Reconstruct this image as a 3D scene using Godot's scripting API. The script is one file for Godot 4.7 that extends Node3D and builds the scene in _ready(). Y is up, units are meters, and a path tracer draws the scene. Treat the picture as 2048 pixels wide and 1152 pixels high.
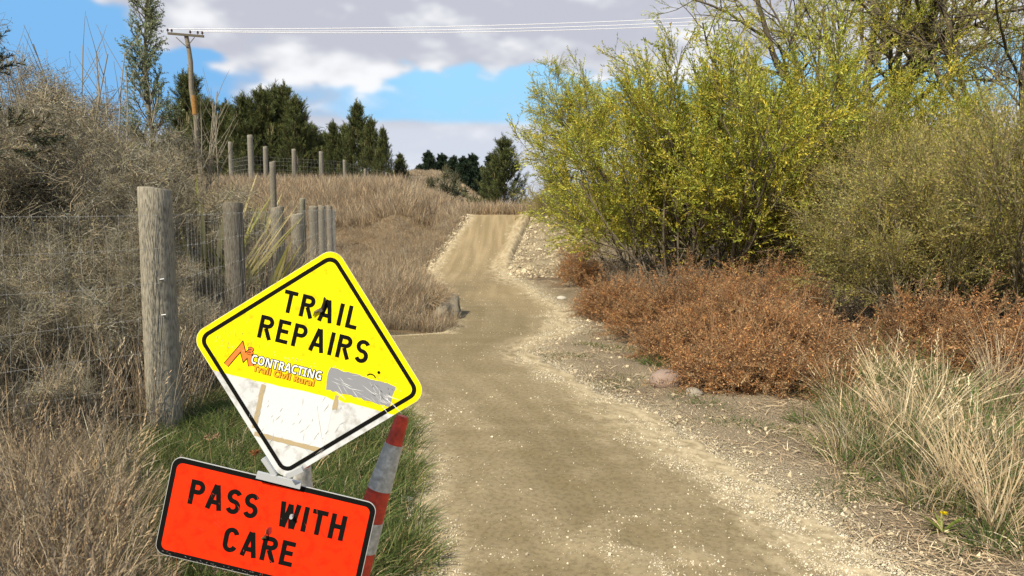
extends Node3D

# ------------------------------------------------------------------ helpers
const F := 1480.0
const PITCH := 0.10836
const EYE := 1.5
var counts := {}
var M := {}
var noise := FastNoiseLite.new()
var noise2 := FastNoiseLite.new()


class MB:
	var v := PackedVector3Array()
	var n := PackedVector3Array()
	var c := PackedColorArray()
	var ix := PackedInt32Array()
	var uv := PackedVector2Array()

	func tube(pts: PackedVector3Array, r0: float, r1: float, sides: int, col: Color, capped := false, curve := 1.0):
		var np := pts.size()
		var base := v.size()
		for i in np:
			var t := (pts[mini(i + 1, np - 1)] - pts[maxi(i - 1, 0)]).normalized()
			var ref := Vector3(0.31, 0.2, 0.93) if absf(t.y) > 0.6 else Vector3(0.1, 0.97, 0.2)
			var s := t.cross(ref).normalized()
			var b := t.cross(s)
			var r := lerpf(r0, r1, pow(float(i) / (np - 1), curve))
			for k in sides:
				var a := TAU * k / sides
				var o := s * cos(a) + b * sin(a)
				v.append(pts[i] + o * r)
				n.append(o)
				c.append(col)
		for i in np - 1:
			for k in sides:
				var a0 := base + i * sides + k
				var b0 := base + i * sides + (k + 1) % sides
				ix.append_array([a0, b0 + sides, b0, a0, a0 + sides, b0 + sides])
		if capped:
			for e in [0, np - 1]:
				var t := (pts[1] - pts[0]).normalized() * -1.0 if e == 0 else (pts[np - 1] - pts[np - 2]).normalized()
				var m := v.size()
				v.append(pts[e]); n.append(t); c.append(col)
				for k in sides:
					v.append(v[base + e * sides + k]); n.append(t); c.append(col)
				for k in sides:
					var k2 := (k + 1) % sides
					if e == 0:
						ix.append_array([m, m + 1 + k, m + 1 + k2])
					else:
						ix.append_array([m, m + 1 + k2, m + 1 + k])

	func face(a: Vector3, b: Vector3, d: Vector3, e: Vector3, col: Color):   # quad without shared corners; a b d e anticlockwise seen from the front
		var q := v.size()
		var nn := (b - a).cross(d - a).normalized()
		for p in [a, b, d, e]:
			v.append(p); n.append(nn); c.append(col)
		ix.append_array([q, q + 2, q + 1, q, q + 3, q + 2])

	func leaf(p: Vector3, d: Vector3, side: Vector3, l: float, w: float, col: Color):   # a rhombus with a kink along the midrib
		var q := v.size()
		var up := side.cross(d).normalized()
		var mid := p + d * (l * 0.45)
		v.append(p); v.append(mid + side * (w * 0.5) + up * (w * 0.18)); v.append(p + d * l); v.append(mid - side * (w * 0.5) + up * (w * 0.18))
		for k in 4:
			n.append(up); c.append(col)
		ix.append_array([q, q + 2, q + 1, q, q + 3, q + 2])

	func blade(p: Vector3, d: Vector3, bend: Vector3, side: Vector3, l: float, w: float, segs: int, col: Color):   # grass blade that tapers and droops along bend
		var q := v.size()
		var nn := side.cross(d).normalized()
		var at := p
		var dd := d
		for i in segs:
			var t := float(i) / segs
			var ww := w * (1.0 - t * t * 0.8) * 0.5
			v.append(at - side * ww); v.append(at + side * ww)
			n.append(nn); n.append(nn); c.append(col); c.append(col)
			at += dd * (l / segs)
			dd = (dd + bend / segs).normalized()
		v.append(at); n.append(nn); c.append(col)
		for i in segs - 1:
			var a := q + i * 2
			ix.append_array([a, a + 2, a + 1, a + 1, a + 2, a + 3])
		var z := q + (segs - 1) * 2
		ix.append_array([z, z + 2, z + 1])

	func mesh(smooth := true) -> ArrayMesh:
		var arr := []
		arr.resize(Mesh.ARRAY_MAX)
		arr[Mesh.ARRAY_VERTEX] = v
		if smooth:
			arr[Mesh.ARRAY_NORMAL] = n
		arr[Mesh.ARRAY_COLOR] = c
		if uv.size():
			arr[Mesh.ARRAY_TEX_UV] = uv
		arr[Mesh.ARRAY_INDEX] = ix
		var m := ArrayMesh.new()
		m.add_surface_from_arrays(Mesh.PRIMITIVE_TRIANGLES, arr)
		return m


func ss(a: float, b: float, x: float) -> float:
	var t := clampf((x - a) / (b - a), 0.0, 1.0)
	return t * t * (3.0 - 2.0 * t)


func at(px: float, py: float, d: float) -> Vector3:   # the point seen at a pixel of the photograph, d metres ahead
	var q := (py - 576.0) / F
	var dy := -q * cos(PITCH) - sin(PITCH)
	var dz := q * sin(PITCH) - cos(PITCH)
	var k := d / -dz
	return Vector3((px - 1024.0) / F * k, EYE + dy * k, -d)


func lx(px: float, d: float) -> float:   # the sideways place, in metres, of a pixel column d metres ahead
	return (px - 1024.0) / F * d


func numbered(called: String) -> String:
	counts[called] = counts.get(called, -1) + 1
	return called if counts[called] == 0 else "%s_%03d" % [called, counts[called]]


func tag(o: Node3D, label := "", category := "", group := "", kind := "") -> Node3D:
	for p in [["label", label], ["category", category], ["group", group], ["kind", kind]]:
		if p[1] != "":
			o.set_meta(p[0], p[1])
	return o


func base(called: String, where: Vector3, label := "", category := "", group := "", turn := 0.0) -> Node3D:
	var o := Node3D.new()
	o.name = numbered(called)
	add_child(o)
	o.position = where
	o.rotation.y = turn
	return tag(o, label, category, group)


func part(called: String, mesh: Mesh, mat: Material, parent: Node = self, where := Vector3.ZERO) -> MeshInstance3D:
	var o := MeshInstance3D.new()
	o.name = numbered(called) if parent == self else called
	o.mesh = mesh
	o.material_override = mat
	o.position = where
	parent.add_child(o, true)
	return o


func many(called: String, mesh: Mesh, mat: Material, xf: Array, cols: PackedColorArray, parent: Node = self) -> MultiMeshInstance3D:
	var mm := MultiMesh.new()
	mm.transform_format = MultiMesh.TRANSFORM_3D
	mm.use_colors = true
	mm.mesh = mesh
	mm.instance_count = xf.size()
	for i in xf.size():
		mm.set_instance_transform(i, xf[i])
		mm.set_instance_color(i, cols[i])
	var o := MultiMeshInstance3D.new()
	o.name = numbered(called) if parent == self else called
	o.multimesh = mm
	o.material_override = mat
	o.set_meta("kind", "stuff")
	parent.add_child(o, true)
	return o


func dup(o: Node3D, where: Vector3, turn: float, size: Vector3, label: String) -> Node3D:
	var r: Node3D = o.duplicate()
	r.name = numbered(str(o.name).rstrip("0123456789").rstrip("_"))
	add_child(r)
	r.position = where
	r.rotation = Vector3(0, turn, 0)
	r.scale = size
	r.set_meta("label", label)
	return r


func gen(s: int) -> RandomNumberGenerator:
	var r := RandomNumberGenerator.new()
	r.seed = s
	return r


func rv(r: RandomNumberGenerator) -> Vector3:
	return Vector3(r.randf_range(-1, 1), r.randf_range(-1, 1), r.randf_range(-1, 1))


func along(d: Vector3, roll: float, s: float) -> Basis:   # y axis along d
	var y := d.normalized()
	var x := y.cross(Vector3(0.37, 0.11, 0.92)).normalized()
	var z := x.cross(y)
	var cx := x * cos(roll) + z * sin(roll)
	return Basis(cx * s, y * s, cx.cross(y) * s)


func tint(r: RandomNumberGenerator, a: float, b: float, warm := 0.06) -> Color:
	var k := r.randf_range(a, b)
	var w := r.randf_range(-warm, warm)
	return Color(k * (1.0 + w), k, k * (1.0 - w))


func noise_tex(freq: float, oct: int, lo: Color, hi: Color, s: int, size := 512, mid := Color(-1, 0, 0)) -> NoiseTexture2D:
	var fn := FastNoiseLite.new()
	fn.seed = s
	fn.noise_type = FastNoiseLite.TYPE_SIMPLEX
	fn.frequency = freq
	fn.fractal_octaves = oct
	fn.fractal_gain = 0.62
	var t := NoiseTexture2D.new()
	t.width = size
	t.height = size
	t.seamless = true
	t.noise = fn
	var g := Gradient.new()
	g.set_color(0, lo)
	g.set_color(1, hi)
	if mid.r >= 0.0:
		g.add_point(0.5, mid)
	t.color_ramp = g
	return t


func plain(col: Color, rough := 0.8, metal := 0.0) -> StandardMaterial3D:
	var m := StandardMaterial3D.new()
	m.albedo_color = col.linear_to_srgb()
	m.roughness = rough
	m.metallic = metal
	return m


func painted(rough := 0.9, back := 0.0) -> StandardMaterial3D:   # colour from the mesh and its copies
	var m := StandardMaterial3D.new()
	m.vertex_color_use_as_albedo = true
	m.roughness = rough
	m.metallic_specular = 0.3
	m.cull_mode = BaseMaterial3D.CULL_DISABLED
	if back > 0.0:
		m.backlight_enabled = true
		m.backlight = Color(back, back, back).linear_to_srgb()
	return m


func tri_tex(m: StandardMaterial3D, tex: Texture2D, scale: Vector3, bump: Texture2D = null, depth := 1.0, world := true) -> StandardMaterial3D:
	m.uv1_triplanar = true
	m.uv1_world_triplanar = world
	m.uv1_scale = scale
	m.albedo_texture = tex
	if bump:
		m.heightmap_enabled = true
		m.heightmap_texture = bump
		m.heightmap_scale = depth
	return m


# ------------------------------------------------------------------ the lie of the land
const TD := [-12.0, 0.0, 2.88, 3.68, 4.47, 5.0, 5.67, 6.54, 7.32, 7.9, 8.3, 8.5, 8.65, 9.2, 10.79, 12.67, 15.33, 17.12, 19.0, 21.5, 24.0, 25.0, 27.0, 34.0]
const TL := [0.6, 0.1, -0.32, -0.46, -0.59, -0.67, -0.88, -1.19, -1.63, -2.1, -2.2, -1.4, -0.8, -0.78, -0.88, -1.16, -1.58, -1.81, -1.79, -1.63, -1.36, -1.33, -1.3, -1.6]
const TR := [2.6, 2.0, 1.47, 1.28, 1.08, 0.96, 0.69, 0.36, 0.13, 0.18, 0.33, 0.45, 0.56, 0.65, 0.65, 0.4, -0.02, -0.19, -0.08, 0.16, 0.48, 0.52, 0.6, 0.7]
const TH := [0.0, 0.0, 0.0, 0.0, 0.0, 0.0, 0.0, 0.0, 0.0, 0.0, 0.0, 0.0, 0.0, 0.0, 0.0, 0.0, 0.0, 0.03, 0.2, 0.58, 1.1, 1.24, 1.26, 0.9]


func trail_row(d: float) -> Vector3:
	d = clampf(d, -12.0, 33.9)
	var i := 0
	while TD[i + 1] < d:
		i += 1
	var t: float = (d - TD[i]) / (TD[i + 1] - TD[i])
	return Vector3(lerpf(TL[i], TL[i + 1], t), lerpf(TR[i], TR[i + 1], t), lerpf(TH[i], TH[i + 1], t))


func land(x: float, d: float) -> float:   # height of the ground
	var t := trail_row(d)
	var h := t.z
	var r := x / maxf(d, 1.0)
	if x < t.x:
		var s := t.x - x
		var start := lerpf(10.0, 21.0, ss(-0.11, -0.2, r))
		var bank := 2.5 * ss(start, 33.0, d) * ss(lerpf(-0.1, 0.3, ss(14.0, 18.0, d)), lerpf(2.4, 3.4, ss(14.0, 18.0, d)), s)
		bank *= 1.0 - ss(31.0, 42.0, d) * ss(-6.5, -2.5, x) * 0.7
		bank += 0.32 * ss(0.0, 0.45, s) * ss(8.75, 9.6, d) * (1.0 - ss(12.0, 17.0, d))
		h = lerpf(t.z, maxf(bank, t.z * (1.0 - ss(0.0, 3.0, s))), ss(0.0, 0.8, s))
		h += 0.05 * ss(0.0, 0.5, s) * (noise.get_noise_2d(x * 60.0, d * 60.0) + 0.6)
	elif x > t.y:
		var s := x - t.y
		h = t.z * (1.0 - 0.8 * ss(0.6, 5.0, s)) + 0.05 * ss(0.0, 0.5, s) * (noise.get_noise_2d(x * 60.0, d * 60.0) + 0.4)
		h += 0.10 * ss(0.05, 0.5, s) * ss(16.5, 19.0, d) * noise2.get_noise_2d(x * 160.0, d * 160.0) * (1.0 - ss(26.0, 30.0, d))
		h += 0.25 * ss(2.0, 6.0, s)
	else:
		h += 0.018 * noise.get_noise_2d(x * 70.0, d * 50.0)
	if d > 34.0:
		h = lerpf(h, maxf(0.9, h), ss(34.0, 45.0, d))
		h += 0.35 * noise2.get_noise_2d(x * 12.0, d * 12.0) * ss(50.0, 70.0, d)
		h += 4.4 * ss(70.0, 118.0, d) * ss(-3.8, -12.5, x * 120.0 / maxf(d, 60.0))
		h += 9.0 * ss(130.0, 700.0, d) * (0.6 + noise.get_noise_2d(x * 0.4, d * 0.4)) * ss(10.0, 80.0, absf(x))
	return h


func ground_at(x: float, d: float, lift := 0.0) -> Vector3:
	return Vector3(x, land(x, d) + lift, -d)


func ground_colour(x: float, d: float) -> Color:
	var t := trail_row(d)
	var n := noise.get_noise_2d(x * 40.0, d * 40.0)
	var n2 := noise2.get_noise_2d(x * 130.0, d * 130.0)
	var dry := Color(0.25, 0.175, 0.095).lerp(Color(0.17, 0.125, 0.08), clampf(0.5 + n, 0, 1))
	var dirt := Color(0.23, 0.17, 0.11).lerp(Color(0.42, 0.335, 0.22), clampf(0.45 + n * 0.9 + n2 * 0.5, 0, 1))
	if d > 60.0:
		var far := Color(0.23, 0.185, 0.13).lerp(Color(0.17, 0.135, 0.10), clampf(0.5 + n2, 0, 1))
		return far
	if x > t.y:
		var s := x - t.y
		var c := dirt
		if d > 16.0 and d < 27.0:
			c = Color(0.50, 0.41, 0.26).lerp(Color(0.30, 0.23, 0.145), clampf(0.4 + n2 * 1.3 + ss(1.0, 3.0, s), 0, 1))
		c = c.lerp(Color(0.52, 0.435, 0.28), (1.0 - ss(0.0, 0.5, s + n2 * 0.3)) * 0.8)
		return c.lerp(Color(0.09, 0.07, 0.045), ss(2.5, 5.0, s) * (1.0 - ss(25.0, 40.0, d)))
	if x < t.x:
		var s := t.x - x
		var c := dry
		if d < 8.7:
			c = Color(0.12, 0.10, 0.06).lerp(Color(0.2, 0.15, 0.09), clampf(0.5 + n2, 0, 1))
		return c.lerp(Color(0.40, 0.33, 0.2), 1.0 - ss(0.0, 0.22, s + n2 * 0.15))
	return Color(0.3, 0.23, 0.13)


func build_ground() -> void:
	var mb := MB.new()
	var ds := PackedFloat32Array()
	var d := -14.0
	while d < 1600.0:
		ds.append(d)
		d += 1.2 if d < 1.5 else maxf(0.06, (d - 1.5) * 0.016)
	var nu := 220
	for i in ds.size():
		for k in nu + 1:
			var u := float(k) / nu * 2.0 - 1.0
			var dd := ds[i]
			var x := (u * 0.55 + u * u * u * 0.45) * (7.0 + maxf(dd, 0.0) * 1.25)
			var t := trail_row(dd)
			var y := land(x, dd)
			if dd < 33.0 and x > t.x + 0.06 and x < t.y - 0.06:
				y -= 0.07
			mb.v.append(Vector3(x, y, -dd))
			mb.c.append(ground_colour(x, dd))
	for i in ds.size() - 1:
		for k in nu:
			var a := i * (nu + 1) + k
			mb.ix.append_array([a, a + nu + 1, a + 1, a + 1, a + nu + 1, a + nu + 2])
	mb.n = grid_normals(mb.v, nu + 1, ds.size())
	tag(part("ground", mb.mesh(), M.ground), "", "", "", "structure")


func grid_normals(v: PackedVector3Array, w: int, h: int) -> PackedVector3Array:
	var out := PackedVector3Array()
	out.resize(v.size())
	for i in h:
		for k in w:
			var a := v[i * w + mini(k + 1, w - 1)] - v[i * w + maxi(k - 1, 0)]
			var b := v[mini(i + 1, h - 1) * w + k] - v[maxi(i - 1, 0) * w + k]
			out[i * w + k] = a.cross(b).normalized()
	return out


func gravel_share(x: float, d: float, t: Vector3) -> float:   # how much loose pale gravel lies at a spot of the trail
	var n := noise.get_noise_2d(x * 55.0 + 500.0, d * 38.0)
	var n2 := noise2.get_noise_2d(x * 240.0, d * 190.0)
	var right := 1.0 - ss(-0.05, lerpf(0.5, 0.28, ss(3.5, 8.0, d)), t.y - x + n * 0.35 + n2 * 0.12)
	var left := (1.0 - ss(0.0, 0.22, x - t.x + n2 * 0.12)) * 0.75
	var patch := ss(0.12, 0.55, n * 0.7 + n2 * 0.8) * 0.45
	patch += 0.95 * ss(0.0, 0.5, n2 * 0.8 + 0.65 - absf(x - 0.65 + (d - 3.1) * 0.5 + n * 0.4) / 0.42 - absf(d - 2.95) / 0.6)
	return clampf(maxf(maxf(right, left), patch * (1.0 - 0.6 * ss(5.0, 10.0, d))), 0.0, 1.0)


func build_trail() -> void:
	var mb := MB.new()
	var nu := 72
	var ds := PackedFloat32Array()
	var d := -10.0
	while d < 33.0:
		ds.append(d)
		d += 0.8 if d < 2.0 else clampf((d - 1.0) * 0.016, 0.03, 0.12)
	for i in ds.size():
		var t := trail_row(ds[i])
		var wob := 0.07 * noise2.get_noise_2d(11.0, ds[i] * 160.0) + 0.05 * noise2.get_noise_2d(40.0, ds[i] * 700.0)
		var wob2 := 0.08 * noise2.get_noise_2d(500.0, ds[i] * 120.0) + 0.07 * noise2.get_noise_2d(90.0, ds[i] * 600.0)
		for k in nu + 1:
			var u := float(k) / nu
			var x := lerpf(t.x - 0.16 + wob, t.y + 0.2 + wob2, u)
			var e := minf(x - (t.x - 0.16 + wob), (t.y + 0.2 + wob2) - x)
			var n := noise.get_noise_2d(x * 45.0, ds[i] * 28.0)
			var n2 := noise2.get_noise_2d(x * 240.0, ds[i] * 190.0)
			var y := land(clampf(x, t.x, t.y), ds[i]) + lerpf(-0.06, 0.012, ss(0.0, 0.12, e))
			var g := gravel_share(x, ds[i], t)
			y += 0.006 * g * (n2 + 0.7) + 0.004 * n2
			var crumb := noise2.get_noise_2d(x * 900.0, ds[i] * 900.0)
			y += 0.016 * crumb * ss(0.3, 0.05, e)
			var rim := t.y - x
			if ds[i] > 16.5 and rim < 0.3:
				y += 0.13 * ss(16.5, 19.5, ds[i]) * ss(0.32, 0.12, rim) * ss(-0.2, 0.02, rim)
			mb.v.append(Vector3(x, y, -ds[i]))
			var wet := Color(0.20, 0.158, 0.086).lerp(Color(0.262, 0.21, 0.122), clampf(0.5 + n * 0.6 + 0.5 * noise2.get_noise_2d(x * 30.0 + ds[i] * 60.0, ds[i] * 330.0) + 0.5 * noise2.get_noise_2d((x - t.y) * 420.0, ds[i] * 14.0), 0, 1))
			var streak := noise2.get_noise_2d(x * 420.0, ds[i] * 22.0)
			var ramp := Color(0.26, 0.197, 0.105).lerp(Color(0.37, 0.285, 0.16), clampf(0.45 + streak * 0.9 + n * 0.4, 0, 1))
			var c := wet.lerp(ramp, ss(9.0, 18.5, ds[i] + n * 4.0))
			var rimmed := maxf(ss(0.45, 0.05, t.y - x + n * 0.25 + n2 * 0.15), ss(0.25, 0.0, x - t.x + n2 * 0.15))
			c = c.lerp(Color(0.52, 0.43, 0.275), maxf(g * 0.25, rimmed * clampf(0.5 + crumb * 1.2 + n2 * 0.5, 0.0, 0.9)))
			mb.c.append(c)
	for i in ds.size() - 1:
		for k in nu:
			var a := i * (nu + 1) + k
			mb.ix.append_array([a, a + nu + 1, a + 1, a + 1, a + nu + 1, a + nu + 2])
	mb.n = grid_normals(mb.v, nu + 1, ds.size())
	tag(part("trail", mb.mesh(), M.trail), "", "", "", "structure")


func pebble_mesh(r: RandomNumberGenerator) -> ArrayMesh:
	var mb := MB.new()
	var p := PackedVector3Array()
	for k in 6:
		var q := Vector3.ZERO
		q[k / 2] = (1.0 if k % 2 == 0 else -1.0) * r.randf_range(0.75, 1.1)
		p.append((q + rv(r) * 0.22) * Vector3(1, 0.62, 0.85))
	for f in [[0, 2, 4], [4, 2, 1], [1, 2, 5], [5, 2, 0], [4, 3, 0], [1, 3, 4], [5, 3, 1], [0, 3, 5]]:
		var q := mb.v.size()
		var nn := (p[f[2]] - p[f[0]]).cross(p[f[1]] - p[f[0]])
		var out := nn.dot(p[f[0]] + p[f[1]] + p[f[2]]) > 0
		for k in 3:
			mb.v.append(p[f[k]]); mb.c.append(Color.WHITE)
		mb.ix.append_array([q, q + 1, q + 2] if out else [q, q + 2, q + 1])
	return mb.mesh(false)


func stone_mesh(r: RandomNumberGenerator, rough: float, squash: Vector3) -> ArrayMesh:
	var sp := SphereMesh.new()
	sp.radial_segments = 20
	sp.rings = 11
	var st := SurfaceTool.new()
	st.create_from(sp, 0)
	var arr := st.commit_to_arrays()
	var v: PackedVector3Array = arr[Mesh.ARRAY_VERTEX]
	var off := rv(r) * 200.0
	for i in v.size():
		var q := v[i] * 2.0
		var k := 1.0 + rough * noise.get_noise_3dv(q * 60.0 + off) + rough * 0.35 * noise2.get_noise_3dv(q * 130.0 + off)
		v[i] = q * k * squash
	arr[Mesh.ARRAY_VERTEX] = v
	var am := ArrayMesh.new()
	am.add_surface_from_arrays(Mesh.PRIMITIVE_TRIANGLES, arr)
	var s2 := SurfaceTool.new()
	s2.create_from(am, 0)
	s2.generate_normals()
	return s2.commit()


# ------------------------------------------------------------------ plants
func grow(mb: MB, p: Vector3, d: Vector3, l: float, r: float, lev: int, k: Dictionary, tp: PackedVector3Array, td: PackedVector3Array, g: RandomNumberGenerator) -> void:
	var last: bool = lev == k.kids.size()
	var segs: int = [6, 5, 4, 3][mini(lev, 3)]
	var pts := PackedVector3Array([p])
	var dirs := PackedVector3Array([d])
	for i in segs:
		d = (d + rv(g) * k.wob + Vector3.UP * k.lift + Vector3(k.get("lean", 0.0), 0, 0)).normalized()
		p += d * (l / segs)
		pts.append(p)
		dirs.append(d)
	mb.tube(pts, r, r * (0.35 if last else 0.5), 6 if lev == 0 else (4 if lev == 1 else 3), k.bark)
	if last or lev >= k.get("from", 9):
		var ns: int = k.sprigs if last else maxi(1, int(k.sprigs * 0.6))
		for i in ns:
			var t := lerpf(k.bare if lev > 0 else 0.5, 1.0, (i + g.randf()) / ns)
			var f := t * segs
			var a := mini(int(f), segs - 1)
			tp.append(pts[a].lerp(pts[a + 1], f - a))
			var o = (rv(g) * k.spread + dirs[a] + Vector3.UP * k.lift).normalized()
			td.append(o)
	if not last:
		var n: int = k.kids[lev]
		for i in n:
			var t := lerpf(k.bare, 1.0, (i + g.randf()) / n)
			var f := t * segs
			var a := mini(int(f), segs - 1)
			var q := pts[a].lerp(pts[a + 1], f - a)
			var side := dirs[a].cross(rv(g)).normalized()
			var nd: Vector3 = (dirs[a] * cos(k.angle) + side * sin(k.angle)).normalized()
			grow(mb, q, nd, l * k.ratio * g.randf_range(0.7, 1.25) * (1.15 - 0.5 * t), maxf(r * 0.55 * (1.1 - 0.5 * t), k.thin), lev + 1, k, tp, td, g)


func sprig_mesh(l: float, nl: int, ll: float, lw: float, cols: Array, bark: Color, open: float, s: int, thick := 0.0025) -> ArrayMesh:
	var g := gen(s)
	var mb := MB.new()
	var pts := PackedVector3Array()
	var p := Vector3.ZERO
	var d := Vector3.UP
	for i in 4:
		pts.append(p)
		d = (d + rv(g) * 0.22).normalized()
		p += d * l / 3.0
	mb.tube(pts, thick, thick * 0.5, 3, bark)
	for i in nl:
		var f := (0.12 + 0.88 * (i + g.randf()) / nl) * 3.0
		var a := mini(int(f), 2)
		var q := pts[a].lerp(pts[a + 1], f - a)
		var phi := g.randf() * TAU
		var out := Vector3(cos(phi), 0, sin(phi))
		var ld := (Vector3.UP * cos(open) + out * sin(open) + rv(g) * 0.3).normalized()
		var side := ld.cross(rv(g)).normalized()
		mb.leaf(q, ld, side, ll * g.randf_range(0.6, 1.25), lw * g.randf_range(0.7, 1.2), cols[g.randi() % cols.size()])
	return mb.mesh()


func twig_mesh(l: float, n: int, cols: Array, s: int, thick: float, leaves: int, leafcol: Array) -> ArrayMesh:   # a zigzag of fine bare twigs
	var g := gen(s)
	var mb := MB.new()
	for b in n:
		var p := Vector3(0, l * 0.75 * b / n, 0) + rv(g) * l * 0.06
		var d := (Vector3.UP * 0.5 + rv(g)).normalized()
		var pts := PackedVector3Array([p])
		var ll := l * g.randf_range(0.35, 0.8)
		for i in 3:
			p += d * ll / 3.0
			pts.append(p)
			d = (d + rv(g) * 0.75).normalized()
		mb.tube(pts, thick * g.randf_range(0.7, 1.2), thick * 0.4, 3, cols[g.randi() % cols.size()])
		for i in leaves:
			var q := pts[1].lerp(pts[3], g.randf())
			var ld := rv(g).normalized()
			mb.leaf(q, ld, ld.cross(rv(g)).normalized(), 0.016, 0.008, leafcol[g.randi() % leafcol.size()])
	return mb.mesh()


func spread_sprigs(called: String, meshes: Array, mat: Material, tp: PackedVector3Array, td: PackedVector3Array, g: RandomNumberGenerator, lo: float, hi: float, root: Node, dark := 0.75, warm := 0.08) -> void:
	for m in meshes.size():
		var xf := []
		var cols := PackedColorArray()
		for i in tp.size():
			if i % meshes.size() == m:
				xf.append(Transform3D(along(td[i], g.randf() * TAU, g.randf_range(lo, hi)), tp[i]))
				cols.append(tint(g, dark, 1.2, warm))
		many(called, meshes[m], mat, xf, cols, root)


func bush(called: String, g: RandomNumberGenerator, stems: int, h: float, splay: float, r0: float, k: Dictionary, foot := 0.25) -> Array:
	var root := base(called, Vector3.ZERO)
	var mb := MB.new()
	var tp := PackedVector3Array()
	var td := PackedVector3Array()
	for i in stems:
		var a := TAU * (i + g.randf()) / stems
		var o := splay * sqrt((i % 5 + g.randf()) / 5.0)
		var d := Vector3(cos(a) * sin(o), cos(o), sin(a) * sin(o))
		grow(mb, Vector3(cos(a), 0, sin(a)) * foot * g.randf() - Vector3(0, 0.05, 0), d, h * g.randf_range(0.6, 0.85), r0 * g.randf_range(0.6, 1.1), 0, k, tp, td, g)
	part("branches", mb.mesh(), M.bark, root)
	return [root, tp, td]


func grass_mesh(s: int, n: int, l: float, w: float, lean: float, cols: Array, foot: float, droop := 0.8, segs := 3, heads := 0) -> ArrayMesh:
	var g := gen(s)
	var mb := MB.new()
	for i in n:
		var a := g.randf() * TAU
		var o := Vector3(cos(a), 0, sin(a))
		var d := (Vector3.UP + o * g.randf_range(0.0, lean) + rv(g) * 0.12).normalized()
		var side := d.cross(rv(g)).normalized()
		var col: Color = cols[g.randi() % cols.size()]
		var ll := l * g.randf_range(0.45, 1.1)
		var p := o * foot * sqrt(g.randf()) - Vector3(0, 0.02, 0)
		mb.blade(p, d, (o * 0.7 - Vector3.UP * 0.6 + rv(g) * 0.3) * droop * g.randf_range(0.2, 1.2), side, ll, w * g.randf_range(0.6, 1.2), segs, col)
		if i < heads:
			var q := p + d * ll * 0.8
			for j in 5:
				mb.leaf(q + d * 0.02 * j, (d + rv(g) * 0.5).normalized(), side, 0.03, 0.007, col * 1.15)
	return mb.mesh()


func field(called: String, meshes: Array, g: RandomNumberGenerator, spots: PackedVector3Array, lo: float, hi: float, mat: Material, tilt := 0.12, dark := 0.7, warm := 0.08) -> void:
	for m in meshes.size():
		var xf := []
		var cols := PackedColorArray()
		for i in spots.size():
			if i % meshes.size() == m:
				var d := Vector3.UP + rv(g) * tilt
				xf.append(Transform3D(along(d, g.randf() * TAU, g.randf_range(lo, hi)), spots[i]))
				cols.append(tint(g, dark, 1.25, warm))
		many(called, meshes[m], mat, xf, cols)


# ------------------------------------------------------------------ the scene
func _ready() -> void:
	var cam := Camera3D.new()
	cam.name = "camera"
	cam.position = Vector3(0, EYE, 0)
	cam.rotation.x = -PITCH
	cam.fov = rad_to_deg(2.0 * atan(576.0 / F))
	cam.near = 0.05
	cam.far = 4000.0
	add_child(cam)
	cam.current = true
	noise.seed = 7
	noise.frequency = 0.01
	noise.fractal_octaves = 3
	noise2.seed = 19
	noise2.frequency = 0.01
	noise2.fractal_octaves = 2
	var env := Environment.new()
	env.background_mode = Environment.BG_SKY
	var sky := Sky.new()
	var pano := PanoramaSkyMaterial.new()
	pano.panorama = sky_picture()
	sky.sky_material = pano
	env.sky = sky
	env.tonemap_mode = Environment.TONE_MAPPER_LINEAR
	env.tonemap_exposure = 1.62
	env.sdfgi_enabled = true
	env.ssao_enabled = true
	env.ssil_enabled = true
	var we := WorldEnvironment.new()
	we.name = "world_environment"
	we.environment = env
	add_child(we)
	var sun := DirectionalLight3D.new()
	sun.name = "sun"
	sun.light_energy = 1.4
	sun.light_color = Color(1.0, 0.955, 0.87)
	sun.light_angular_distance = 0.5
	sun.shadow_enabled = true
	sun.rotation = Vector3(deg_to_rad(-46.0), deg_to_rad(-38.0), 0)
	add_child(sun)

	materials()
	build_ground()
	build_trail()
	loose_stones()
	near_fence()
	upper_fence()
	lone_posts()
	utility_pole()
	trail_sign()
	cones()
	hedge()
	flaxes()
	pines()
	willows()
	bracken()
	grasses()
	weeds()


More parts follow.
